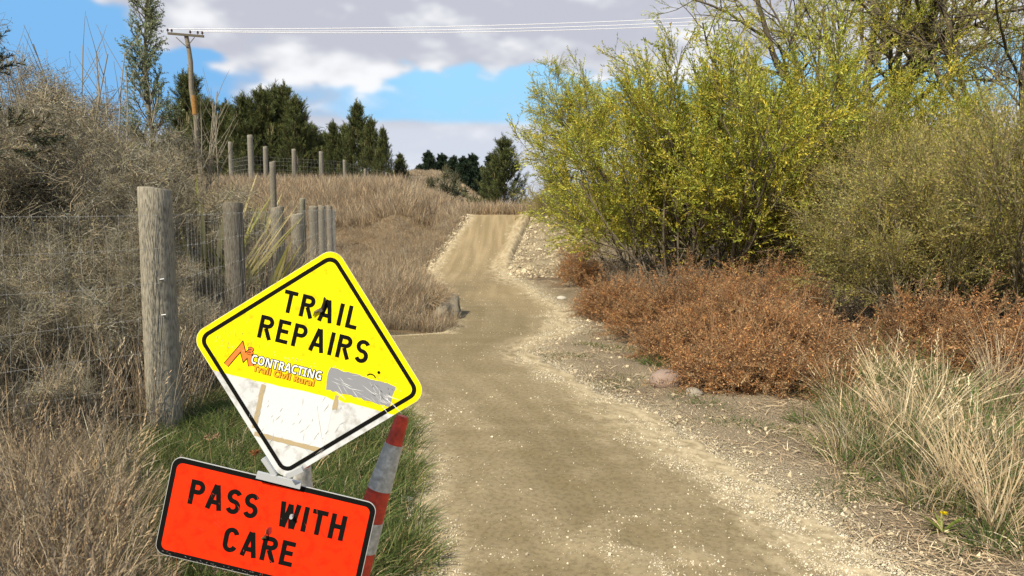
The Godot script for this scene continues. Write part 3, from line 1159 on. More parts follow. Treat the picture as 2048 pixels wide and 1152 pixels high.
func trail_sign() -> void:
	const U := 0.00074   # metres per unit of the yellow board's drawing
	var depth := 1.76
	const K := 0.6617   # the boards are drawn for a 59 cm diamond; this one is 39 cm
	var mid := at(617, 730, depth)
	var root := base("trail_repairs_sign", Vector3(mid.x + 0.02, 0, mid.z - 0.16), "tilted yellow and white diamond trail repairs sign with an orange board below", "road sign")
	root.scale = Vector3.ONE * K
	var dirty := noise_tex(0.012, 5, Color(0.80, 0.79, 0.76), Color(1, 1, 1), 12, 512, Color(0.985, 0.985, 0.98))
	for k in ["white", "yellow", "orange"]:
		M[k].albedo_texture = dirty
		M[k].uv1_triplanar = true
		M[k].uv1_scale = Vector3(2.2, 2.2, 2.2)
	# --- the diamond
	var side := 0.588
	var shape := turned(rounded(side, side, 0.05), PI / 4)
	var dia := part("diamond_panel", slab(shape, -0.002, 0.0), M.white, root, (mid - root.position) / K)
	dia.rotation = Vector3(deg_to_rad(-3.0), deg_to_rad(-3.0), deg_to_rad(-13.4))
	dia.scale = Vector3(1.085, 1.075, 1.0)
	# yellow sheeting on the upper part, its lower edge a little torn
	var g := gen(4)
	var cut := PackedVector2Array([Vector2(-1, 1), Vector2(-1, -0.096)])
	for i in 41:
		var x := lerpf(-0.42, 0.42, i / 40.0)
		cut.append(Vector2(x, -0.0945 + 0.004 * sin(x * 9.0 + 0.6) + g.randf_range(-0.0012, 0.0012) - (0.006 if absf(x - 0.13) < 0.03 and i % 2 else 0.0)))
	cut.append_array([Vector2(1, -0.088), Vector2(1, 1)])
	sheet("yellow_sheeting", Geometry2D.intersect_polygons(turned(rounded(side - 0.002, side - 0.002, 0.049), PI / 4), cut), 0.0006, M.yellow, dia)
	part("border", ring(turned(rounded(side - 0.036, side - 0.036, 0.036), PI / 4), turned(rounded(side - 0.064, side - 0.064, 0.024), PI / 4), 0.0012), M.black, dia)
	part("lettering", sign_text("TRAIL", -178 * U, 176 * U, 211 * U, 315 * U, 0.0137, 0.0012), M.black, dia)
	part("lettering", sign_text("REPAIRS", -260 * U, 258 * U, 68 * U, 176 * U, 0.0137, 0.0012), M.black, dia)
	# the sponsor's mark: orange peaks and two lines of small lettering
	var peaks := [Vector2(-372, -94), Vector2(-319, 8), Vector2(-296, -38), Vector2(-280, -12), Vector2(-258, -70)]
	var hot := plain(Color(0.85, 0.2, 0.03), 0.4)
	for w in [[14.0, 0.0012, M.black], [10.0, 0.0015, hot]]:
		var mb := MB.new()
		var s := []
		for q in peaks:
			s.append(q * U)
		ribbon(mb, s, w[0] * U, 0, 0, 0, 1.0, w[1])
		part("peak_outline" if w[2] == M.black else "orange_peaks", mb.mesh(), w[2], dia)
	print_text("small_lettering", "3", -287 * U, -262 * U, -18 * U, 14 * U, 0.0014, M.black, dia, 0.0022)
	print_text("small_lettering", "3", -287 * U, -262 * U, -18 * U, 14 * U, 0.0021, hot, dia)
	print_text("small_lettering", "CONTRACTING", -262 * U, 70 * U, -56 * U, -14 * U, 0.0014, M.black, dia, 0.0026)
	print_text("small_lettering", "CONTRACTING", -262 * U, 70 * U, -56 * U, -14 * U, 0.0021, plain(Color(0.8, 0.8, 0.78), 0.4), dia)
	var amber := plain(Color(0.85, 0.4, 0.01), 0.4)
	print_text("small_lettering", "Trail Civil Rural", -244 * U, 44 * U, -90 * U, -60 * U, 0.0025, plain(Color(0.35, 0.06, 0.01), 0.4), dia, 0.0013)
	print_text("small_lettering", "Trail Civil Rural", -244 * U, 44 * U, -90 * U, -60 * U, 0.0030, amber, dia)
	# grey tape over an old picture, scratched
	sheet("grey_tape_patch", [rough_patch(100 * U, -88 * U, 408 * U, 14 * U, 0.0035, 9, -0.03)], 0.0012, plain(Color(0.25, 0.255, 0.27), 0.45), dia)
	scuffs("tape_scratches", 34, Rect2(110 * U, -88 * U, 285 * U, 90 * U), 0.0015, plain(Color(0.7, 0.7, 0.68), 0.6), dia, 3, 0.02, 0.07, -0.5)
	scuffs("tape_tears", 9, Rect2(300 * U, -60 * U, 100 * U, 50 * U), 0.0017, M.black, dia, 8, 0.008, 0.025, -0.9)
	var dot := MB.new()
	flat(rounded(14 * U, 14 * U, 6.9 * U), 0.0014, dot)
	for i in dot.v.size():
		dot.v[i] += Vector3(322 * U, 46 * U, 0)
	ribbon(dot, arc(292 * U, 14 * U, 20 * U, 16 * U, 160, 10), 2.6 * U, 0, 0, 0, 1.0, 0.0018)
	part("old_picture_remnant", dot.mesh(), M.black, dia)
	# brown tape residue round the white patch
	var tape := plain(Color(0.40, 0.31, 0.17), 0.7)
	sheet("tape_residue", [rough_patch(-194 * U, -350 * U, -172 * U, -140 * U, 0.0016, 21)], 0.0007, tape, dia)
	sheet("tape_residue", [rough_patch(-176 * U, -384 * U, 150 * U, -364 * U, 0.0012, 22)], 0.0010, tape, dia)
	sheet("tape_residue", [rough_patch(148 * U, -172 * U, 170 * U, -104 * U, 0.0022, 23)], 0.0007, tape, dia)
	sheet("white_patch", [rough_patch(-168 * U, -362 * U, 150 * U, -118 * U, 0.0008, 24)], 0.0004, plain(Color(0.63, 0.64, 0.64), 0.6), dia)
	scuffs("patch_edge", 1, Rect2(151 * U, -360 * U, 0.0001, 0.0001), 0.0013, tape, dia, 25, 0.15, 0.15, 1.52)
	scuffs("scuff_marks", 46, Rect2(-220 * U, -420 * U, 420 * U, 270 * U), 0.0014, plain(Color(0.45, 0.44, 0.4), 0.8), dia, 5)
	scuffs("scuff_marks", 40, Rect2(-440 * U, -60 * U, 260 * U, 180 * U), 0.0011, plain(Color(0.42, 0.36, 0.04), 0.8), dia, 6)
	scuffs("border_chips", 60, Rect2(-450 * U, -20 * U, 900 * U, 40 * U), 0.0016, plain(Color(0.4, 0.4, 0.36), 0.8), dia, 7, 0.003, 0.01)
	# bolt with a torn hole through the middle of the upper line
	var bolt := MB.new()
	bolt.tube(PackedVector3Array([Vector3(0, 0, 0.001), Vector3(0, 0, 0.012)]), 0.009, 0.007, 8, Color(0.1, 0.085, 0.06), true)
	bolt.tube(PackedVector3Array([Vector3(0.004, 0.006, 0.004), Vector3(0.006, 0.03, 0.009), Vector3(0.002, 0.045, 0.004)]), 0.007, 0.003, 5, Color(0.03, 0.025, 0.02), true)
	bolt.tube(PackedVector3Array([Vector3(-0.006, -0.002, 0.004), Vector3(-0.018, -0.012, 0.008), Vector3(-0.02, -0.026, 0.005)]), 0.006, 0.002, 5, Color(0.16, 0.12, 0.05), true)
	part("bolt", bolt.mesh(), M.bark, dia, Vector3(2 * U, 262 * U, 0))
	# --- the orange board
	const V := 0.000503
	var low := at(530, 1056.5, depth - 0.01)
	var pan := part("orange_panel", slab(rounded(0.738, 0.362, 0.036), -0.004, 0.0), plain(Color(0.55, 0.55, 0.53), 0.5, 0.3), root, (low - root.position) / K)
	pan.rotation = Vector3(deg_to_rad(-3.0), deg_to_rad(-2.0), deg_to_rad(-12.8))
	pan.scale = Vector3(1.06, 1.05, 1.0)
	var face_b := MB.new()
	flat(rounded(0.734, 0.358, 0.034), 0.0006, face_b)
	part("border", face_b.mesh(), M.black, pan)
	var face_o := MB.new()
	flat(rounded(0.698, 0.322, 0.022), 0.0010, face_o)
	part("orange_sheeting", face_o.mesh(), M.orange, pan)
	part("lettering", sign_text("PASS", -572 * V, -74 * V, 45 * V, 226 * V, 0.0172, 0.0014), M.black, pan)
	part("lettering", sign_text("WITH", 74 * V, 550 * V, 40 * V, 222 * V, 0.0172, 0.0014), M.black, pan)
	part("lettering", sign_text("CARE", -270 * V, 238 * V, -230 * V, -48 * V, 0.0172, 0.0014), M.black, pan)
	var rivet := MB.new()
	rivet.tube(PackedVector3Array([Vector3(0, 0, 0.001), Vector3(0.002, 0.001, 0.02)]), 0.008, 0.006, 8, Color(0.55, 0.55, 0.55), true)
	part("bolt", rivet.mesh(), M.steel, pan, Vector3(168 * V, 132 * V, 0))
	var flap := MB.new()
	flat(PackedVector2Array([Vector2(-0.005, 0), Vector2(0.006, -0.004), Vector2(0.013, 0.008), Vector2(0.009, 0.028), Vector2(-0.002, 0.024)]), 0.0022, flap)
	part("torn_hole", flap.mesh(), plain(Color(0.25, 0.003, 0.004), 0.6), pan, Vector3(25 * V, -34 * V, 0))
	var rust := MB.new()
	rust.tube(PackedVector3Array([Vector3(-0.012, -0.012, 0.002), Vector3(0.0, -0.004, 0.012), Vector3(-0.003, 0.03, 0.006)]), 0.006, 0.001, 6, Color(0.09, 0.07, 0.03), true)
	part("bent_wire", rust.mesh(), M.bark, pan, Vector3(22 * V, -50 * V, 0))
	scuffs("scuff_marks", 50, Rect2(-0.33, -0.15, 0.66, 0.3), 0.0018, plain(Color(0.5, 0.03, 0.005), 0.8), pan, 15, 0.006, 0.05, -0.9)
	scuffs("border_chips", 40, Rect2(-0.35, -0.178, 0.7, 0.012), 0.0019, plain(Color(0.22, 0.22, 0.21), 0.8), pan, 16, 0.004, 0.012, 0.1)
	# --- galvanised bracket that joins them
	var clip := BoxMesh.new()
	clip.size = Vector3(0.166, 0.026, 0.012)
	var c := part("bracket_channel", clip, M.steel, root, (at(558, 960, depth - 0.015) - root.position) / K)
	c.rotation.z = deg_to_rad(-14.5)
	for s in [[at(527, 916, depth - 0.012), at(551, 951, depth - 0.012), 0.017], [at(574, 952, depth - 0.03), at(606, 937, depth - 0.03), 0.019]]:
		var bx := BoxMesh.new()
		var v: Vector3 = (s[1] - s[0]) / K
		bx.size = Vector3(v.length(), s[2], 0.018)
		var o := part("bracket_arm", bx, M.steel, root, ((s[0] + s[1]) * 0.5 - root.position) / K)
		o.rotation.z = atan2(v.y, v.x)
	# --- post and feet behind the boards
	var st := MB.new()
	var high := (at(606, 830, depth + 0.03) - root.position) / K
	var mid_low := (at(543, 1120, depth + 0.04) - root.position) / K
	var foot := Vector3(mid_low.x - 0.1, 0.03, mid_low.z - 0.02)
	st.tube(PackedVector3Array([foot, mid_low, high]), 0.014, 0.014, 8, Color(0.3, 0.3, 0.3), true)
	part("stand_post", st.mesh(), M.steel, root)
	for s in [[-0.32, 0.3], [0.3, 0.3], [-0.3, -0.35], [0.32, -0.3]]:
		var lg := MB.new()
		lg.tube(PackedVector3Array([foot + Vector3(0, 0.02, 0), Vector3(foot.x + s[0], 0.012, foot.z + s[1] - 0.12)]), 0.013, 0.013, 6, Color(0.3, 0.3, 0.3), true)
		part("stand_leg", lg.mesh(), M.steel, root)


func cone_at(foot: Vector3, up: Vector3, h: float, rb: float, rt: float, bands: Array, label: String) -> void:
	var root := base("traffic_cone", foot, label, "traffic cone")
	var y := up.normalized()
	var x := y.cross(Vector3(0, 0, 1)).normalized()
	root.basis = Basis(x, y, x.cross(y))
	var red := tri_tex(plain(Color(0.85, 0.07, 0.03), 0.5), M.band.albedo_texture, Vector3(3, 3, 3), null, 1.0, false)
	var cut := [0.0]
	for b in bands:
		cut.append_array(b)
	cut.append(1.0)
	for i in cut.size() - 1:
		var t0: float = cut[i]
		var t1: float = cut[i + 1]
		var band := i % 2 == 1
		var mb := MB.new()
		var add := 0.0015 if band else 0.0
		var pts := PackedVector3Array()
		for k in 5:
			pts.append(Vector3(0, h * lerpf(t0, t1, k / 4.0), 0))
		mb.tube(pts, lerpf(rb, rt, t0) + add, lerpf(rb, rt, t1) + add, 28, Color.WHITE, i == cut.size() - 2 or band)
		part("reflective_band" if band else "red_section", mb.mesh(), M.band if band else red, root)
	var lip := MB.new()
	lip.tube(PackedVector3Array([Vector3(0, h, 0), Vector3(0, h + 0.012, 0)]), rt * 1.02, rt * 0.8, 20, Color.WHITE, true)
	part("cone_tip", lip.mesh(), red, root)
	var bm := PlaneMesh.new()
	var sl := MeshInstance3D.new()
	sl.name = "base_plate"
	sl.mesh = slab(rounded(rb * 3.2, rb * 3.2, 0.05), 0.0, 0.04)
	sl.material_override = plain(Color(0.02, 0.02, 0.02), 0.7)
	sl.rotation.x = -PI / 2
	root.add_child(sl, true)


func cones() -> void:
	var grime := noise_tex(0.03, 4, Color(0.6, 0.6, 0.58), Color(1, 1, 1), 44, 256)
	M.band = plain(Color(0.74, 0.72, 0.66), 0.4)
	tri_tex(M.band, grime, Vector3(4, 4, 4), null, 1.0, false)
	var top := at(803, 840, 2.06)
	var low := at(707, 1140, 2.0)
	var up := top - low
	var foot := low - up * (low.y / up.y)
	cone_at(foot, up, top.distance_to(foot), 0.082, 0.02, [[0.60, 0.69], [0.785, 0.925]], "leaning red traffic cone with grey bands between the sign and the trail")
	cone_at(Vector3(lx(570, 2.05), 0, -2.05), Vector3(0.02, 1, 0), 0.9, 0.1, 0.024, [[0.6, 0.85], [0.91, 0.97]], "traffic cone hidden behind the sign, its pale band showing at the bracket")
	var mb := MB.new()
	var a := at(318, 1150, 2.9)
	mb.tube(PackedVector3Array([a, a + Vector3(0.035, 0.02, -0.03), a + Vector3(0.09, 0.075, -0.1)]), 0.017, 0.013, 8, Color(0.34, 0.25, 0.13), true)
	tag(part("stick", mb.mesh(), M.bark), "short yellowish broken stick in the grass under the orange board's left corner", "stick")


# ------------------------------------------------------------------ vegetation of the place
func hedge() -> void:
	var grey := [Color(0.43, 0.375, 0.265), Color(0.32, 0.28, 0.195), Color(0.54, 0.485, 0.365), Color(0.25, 0.215, 0.15)]
	var lf := [Color(0.240, 0.225, 0.105), Color(0.330, 0.285, 0.135)]
	var tw := [twig_mesh(0.3, 9, grey, 1, 0.0028, 2, lf), twig_mesh(0.3, 9, grey, 2, 0.0028, 1, lf), twig_mesh(0.34, 8, grey, 3, 0.0026, 3, lf)]
	var protos := []
	for s in 2:
		var g := gen(100 + s)
		var k := {"kids": [7, 6], "wob": 0.3, "lift": 0.02, "bark": Color(0.2, 0.165, 0.115), "sprigs": 15, "bare": 0.12, "spread": 0.9, "angle": 0.8, "ratio": 0.55, "thin": 0.004, "from": 1}
		var b := bush("twiggy_shrub", g, 15, 2.7, 1.25, 0.02, k, 0.35)
		spread_sprigs("twigs", tw, M.bark, b[1], b[2], g, 0.8, 1.4, b[0], 0.6, 0.1)
		protos.append(b[0])
	var spots := [
		[-5.4, 7.7, 1.04, 0.3, "tallest tangled grey brown shrub, at the middle of the hedge behind the fence"],
		[-5.95, 9.2, 1.05, 2.0, "grey brown twiggy shrub beside the yellow flax behind the fence"],
		[-7.2, 8.4, 0.98, 4.0, "grey twiggy shrub under the dark evergreen at the left edge"],
		[-8.0, 11.0, 1.35, 1.2, "grey shrub at the foot of the slender green tree"],
		[-8.6, 11.8, 1.32, 5.0, "farther grey shrub below the tall bare stems"],
		[-4.2, 5.7, 0.62, 0.9, "low twiggy shrub close behind the netting at the left edge"],
		[-4.05, 7.0, 0.58, 3.3, "low twiggy shrub behind the netting between the first two posts"],
		[-9.6, 13.8, 1.2, 2.6, "small grey shrub behind the flax and the wooden pole"],
		[-6.0, 6.6, 0.86, 3.9, "grey brown shrub at the left edge just behind the tall dry grass"],
		[-3.75, 4.6, 0.46, 2.9, "small low shrub nearest the camera behind the netting"],
		[-3.45, 6.0, 0.42, 4.4, "small twiggy shrub just behind the strainer post"],
		[-4.95, 8.0, 0.66, 1.1, "lowest twiggy shrub at the right end of the hedge, under the flax"],
	]
	for i in spots.size():
		var s: Array = spots[i]
		var o: Node3D = protos[i % 2]
		if i < 2:
			o.position = ground_at(s[0], s[1])
			o.rotation.y = s[3]
			o.scale = Vector3.ONE * s[2]
			tag(o, s[4], "shrub", "twiggy shrubs behind the fence")
		else:
			tag(dup(o, ground_at(s[0], s[1]), s[3], Vector3.ONE * s[2], s[4]), s[4], "shrub", "twiggy shrubs behind the fence")
	# tall bare stems that stand above the hedge
	var g := gen(140)
	var lab := ["left group of tall bare stems above the hedge", "middle group of tall bare stems above the hedge", "bare stems rising beside the slender green tree"]
	for j in 3:
		var px: float = [95.0, 190.0, 410.0][j]
		var d: float = [11.0, 11.5, 13.0][j]
		var root := base("bare_sapling", ground_at(lx(px, d), d), lab[j], "sapling", "bare stems above the hedge")
		var mb := MB.new()
		var tp := PackedVector3Array()
		var td := PackedVector3Array()
		var hh: float = [3.7, 4.0, 3.3][j]
		for i in 9:
			var dd := (Vector3.UP + Vector3(g.randf_range(-0.22, 0.22), 0, g.randf_range(-0.2, 0.2))).normalized()
			grow(mb, Vector3(g.randf_range(-0.4, 0.4), 0, g.randf_range(-0.3, 0.3)), dd, hh * g.randf_range(0.75, 1.0), 0.016, 0, {"kids": [7], "wob": 0.06, "lift": 0.03, "bark": Color(0.26, 0.23, 0.17), "sprigs": 1, "bare": 0.45, "spread": 0.3, "angle": 0.5, "ratio": 0.28, "thin": 0.005}, tp, td, g)
		part("stems", mb.mesh(), M.bark, root)
	# dark evergreen that leans in at the left edge
	var dk := [Color(0.035, 0.045, 0.022), Color(0.05, 0.06, 0.03), Color(0.075, 0.065, 0.035)]
	var ev := [sprig_mesh(0.3, 44, 0.06, 0.012, dk, Color(0.06, 0.05, 0.035), 0.6, 5, 0.004), sprig_mesh(0.26, 40, 0.055, 0.012, dk, Color(0.06, 0.05, 0.035), 0.7, 6, 0.004)]
	var b := bush("dark_evergreen_shrub", gen(150), 9, 4.4, 0.62, 0.03, {"kids": [6, 5], "wob": 0.16, "lift": 0.0, "bark": Color(0.07, 0.055, 0.04), "sprigs": 5, "bare": 0.55, "spread": 0.5, "angle": 0.7, "ratio": 0.5, "thin": 0.004, "lean": 0.03})
	spread_sprigs("foliage", ev, M.needle, b[1], b[2], gen(151), 0.8, 1.3, b[0])
	b[0].position = ground_at(-6.75, 6.5)
	b[0].scale = Vector3.ONE * 0.76
	tag(b[0], "dark evergreen shrub whose drooping branches reach in at the top left corner", "shrub")
	# slender grey-green tree
	var gr := [Color(0.19, 0.23, 0.10), Color(0.26, 0.30, 0.15), Color(0.32, 0.35, 0.21)]
	var root := base("slender_tree", ground_at(lx(292, 13) * 0.966, 13), "slender grey green young tree rising above the hedge left of the power pole", "tree")
	var mb := MB.new()
	var g2 := gen(160)
	var tp := PackedVector3Array()
	var td := PackedVector3Array()
	var trunk := PackedVector3Array()
	for i in 8:
		trunk.append(Vector3(0.05 * sin(i * 1.1), 5.4 * i / 7.0, 0.04 * cos(i * 1.3)))
	mb.tube(trunk, 0.06, 0.01, 6, Color(0.17, 0.15, 0.11))
	for i in 95:
		var t := 0.3 + 0.7 * (i / 95.0)
		var a := g2.randf() * TAU
		var up := lerpf(0.5, 1.4, t)
		var dd := Vector3(cos(a), up, sin(a)).normalized()
		grow(mb, Vector3(0.05 * sin(t * 7.7), 5.4 * t, 0.04 * cos(t * 9.1)), dd, lerpf(0.8, 0.16, t), 0.012, 0, {"kids": [4], "wob": 0.14, "lift": 0.08, "bark": Color(0.17, 0.15, 0.1), "sprigs": 3, "bare": 0.25, "spread": 0.6, "angle": 0.6, "ratio": 0.5, "thin": 0.003}, tp, td, g2)
	part("branches", mb.mesh(), M.bark, root)
	spread_sprigs("leaves", [sprig_mesh(0.16, 13, 0.04, 0.018, gr, Color(0.14, 0.13, 0.08), 0.9, 8)], M.leaf, tp, td, g2, 0.8, 1.3, root)


func flaxes() -> void:
	var g := gen(170)
	var cols := [Color(0.40, 0.37, 0.11), Color(0.48, 0.43, 0.18), Color(0.30, 0.31, 0.08), Color(0.55, 0.47, 0.24), Color(0.20, 0.20, 0.06)]
	for j in 3:
		var px: float = [408.0, 506.0, 520.0][j]
		var d: float = [8.9, 9.0, 24.0][j]
		var root := base("flax_plant", ground_at(lx(px, d), d), ["upper yellow green flax clump with sword leaves beside the hedge", "lower yellow flax clump seen between two fence posts", "small olive broom like tuft below the upper fence"][j], "flax")
		var n: int = [58, 46, 30][j]
		for i in n:
			var a := g.randf() * TAU
			var o := Vector3(cos(a), 0, sin(a))
			var dir := (Vector3.UP * g.randf_range(1.0, 3.2) + o).normalized()
			var mb := MB.new()
			var side := dir.cross(Vector3.UP).normalized()
			mb.blade(o * 0.12, dir, (o * 0.3 - Vector3.UP * 0.5) * g.randf_range(0.1, 0.9), side, g.randf_range(1.1, 2.3) * [0.92, 0.52, 0.8][j], 0.075, 5, cols[g.randi() % cols.size()] * g.randf_range(0.8, 1.15))
			part("leaf", mb.mesh(), M.leaf, root)


func pine(g: RandomNumberGenerator, h: float, w: float, tufts: Array, candles: bool) -> Node3D:
	var root := base("pine_tree", Vector3.ZERO)
	var mb := MB.new()
	var bark := Color(0.10, 0.08, 0.06)
	mb.tube(PackedVector3Array([Vector3.ZERO, Vector3(0.03, h * 0.4, 0.02), Vector3(-0.02, h * 0.75, 0), Vector3(0, h * 0.99, 0)]), h * 0.016, 0.012, 7, bark)
	var tp := PackedVector3Array()
	var td := PackedVector3Array()
	var tiers := 15
	for i in tiers:
		var t := 0.05 + 0.9 * pow(float(i) / tiers, 0.95)
		var n := 6 if i < 11 else 4
		for k in n:
			var a := TAU * (k + g.randf() * 0.7) / n + i
			var l := w * pow(1.0 - t, 0.8) * g.randf_range(0.6, 1.2)
			var d := Vector3(cos(a), lerpf(0.15, 1.0, t), sin(a)).normalized()
			var p := Vector3(0, h * t, 0)
			var pts := PackedVector3Array([p])
			for s in 4:
				d = (d + Vector3.UP * 0.16 + rv(g) * 0.08).normalized()
				p += d * l / 4.0
				pts.append(p)
				var m := 4 if s > 0 else 2
				for q in m:
					tp.append(p + rv(g) * 0.12 * w * (1.0 - t))
					td.append((d * 0.6 + Vector3.UP * g.randf_range(0.3, 1.0) + rv(g) * 0.6).normalized())
			mb.tube(pts, 0.022 * h / 7.0, 0.008, 4, bark)
	for i in 16:
		tp.append(Vector3(0, h * (0.72 + 0.28 * i / 16.0), 0))
		td.append((Vector3.UP + rv(g) * (0.75 - 0.045 * i)).normalized())
	part("trunk", mb.mesh(), M.bark, root)
	spread_sprigs("crown", tufts, M.needle, tp, td, g, 0.75, 1.3, root, 0.55, 0.1)
	if candles:
		var cm := MB.new()
		for i in 60:
			var q := tp[g.randi_range(int(tp.size() * 0.45), tp.size() - 1)]
			cm.tube(PackedVector3Array([q, q + Vector3(rv(g).x * 0.05, 0.5, rv(g).z * 0.05)]), 0.035, 0.02, 4, Color(0.25, 0.21, 0.11))
		cm.tube(PackedVector3Array([Vector3(0, h * 0.94, 0), Vector3(0, h * 1.06, 0)]), 0.05, 0.02, 4, Color(0.22, 0.19, 0.10))
		part("candles", cm.mesh(), M.bark, root).set_meta("kind", "stuff")
	return root


func pines() -> void:
	var nc := [Color(0.082, 0.108, 0.033), Color(0.124, 0.147, 0.043), Color(0.057, 0.079, 0.026), Color(0.156, 0.164, 0.053)]
	var tuft := [sprig_mesh(0.55, 46, 0.17, 0.016, nc, Color(0.1, 0.075, 0.05), 0.55, 61, 0.012), sprig_mesh(0.5, 42, 0.16, 0.016, nc, Color(0.1, 0.075, 0.05), 0.65, 62, 0.012)]
	var a := pine(gen(201), 6.2, 1.75, tuft, true)
	var b := pine(gen(202), 6.2, 2.0, tuft, true)
	# px of the trunk, py of the top, distance, width factor, label
	var list := [
		[376, 138, 56, 1.15, "narrow dark pine right behind the power pole"],
		[415, 195, 50, 1.35, "dark pine just right of the power pole"],
		[452, 200, 50, 1.2, "pine at the left end of the plantation, above the leftmost upper fence post"],
		[487, 186, 46, 1.2, "pine behind the tallest upper fence post"],
		[520, 172, 46, 1.15, "tall twin topped pine in the middle of the left plantation"],
		[548, 168, 49, 1.2, "pine with upright candles right of the plantation's middle"],
		[568, 164, 47, 1.05, "tallest right hand pine of the left plantation"],
		[592, 190, 45, 1.05, "pine at the right end of the left plantation"],
		[622, 245, 50, 1.5, "low dark pine in the gap between the two pine groups"],
		[647, 262, 52, 1.3, "shortest pine in the gap beside the right pine group"],
		[666, 240, 44, 1.0, "left pine of the right hand group on the bank"],
		[690, 246, 47, 1.05, "second pine from the left in the right hand group"],
		[713, 200, 44, 1.0, "tallest spire topped pine of the right hand group"],
		[741, 234, 43, 0.9, "narrow pine right of the spire topped one"],
		[766, 252, 42, 0.8, "thin pine at the right end of the group on the bank"],
		[800, 306, 47, 1.0, "small isolated pine at the right end of the bank top"],
	]
	for i in list.size():
		var s: Array = list[i]
		var top := at(s[0], s[1], s[2])
		var foot := ground_at(top.x, s[2])
		var k := (top.y - foot.y) / 6.5
		var size := Vector3(maxf(k, 0.45) * s[3], k, maxf(k, 0.45) * s[3])
		var o: Node3D = [a, b][i % 2]
		if i < 2:
			o.position = foot
			o.scale = size
			tag(o, s[4], "pine tree", "pines on the bank")
		else:
			tag(dup(o, foot, i * 1.7, size, s[4]), s[4], "pine tree", "pines on the bank")
	# the dark conifer beyond the crest of the trail
	var top := at(1008, 272, 36.0)
	var foot := ground_at(top.x, 36.0)
	foot.y = minf(foot.y, 1.0)
	tag(dup(b, foot, 0.6, Vector3(0.82, (top.y - foot.y) / 6.5, 0.82), ""), "bushy dark conifer standing beyond the crest of the trail", "pine tree")
	# far pines on the skyline
	var fc := [Color(0.042, 0.066, 0.036), Color(0.054, 0.084, 0.042), Color(0.034, 0.054, 0.031)]
	var ft := [sprig_mesh(1.1, 46, 0.5, 0.09, fc, Color(0.06, 0.05, 0.04), 0.8, 63, 0.03)]
	var f := pine(gen(203), 9.0, 3.4, ft, false)
	var far := [[838, 335, 190, "leftmost low pine of the far skyline row"], [858, 311, 200, "tall far pine at the left of the skyline row"], [884, 316, 205, "second tall far pine from the left on the skyline"], [906, 320, 200, "far pine left of the gap on the skyline"], [928, 321, 195, "far pine just right of the gap on the skyline"], [945, 317, 205, "tallest right hand far pine on the skyline"], [962, 340, 215, "small far pine at the right end of the skyline row"], [983, 318, 190, "far pine half hidden behind the bushy dark conifer"]]
	for i in far.size():
		var s: Array = far[i]
		var tp := at(s[0], s[1], s[2])
		var ft2 := ground_at(tp.x, s[2])
		ft2.y = minf(ft2.y, at(0, 392, s[2]).y)
		var k := (tp.y - ft2.y) / 9.0
		if i == 0:
			f.position = ft2
			f.scale = Vector3(k, k, k)
			tag(f, s[3], "pine tree", "far pines on the skyline")
		else:
			tag(dup(f, ft2, i * 2.1, Vector3(minf(k, 1.05), k, minf(k, 1.05)), s[3]), s[3], "pine tree", "far pines on the skyline")


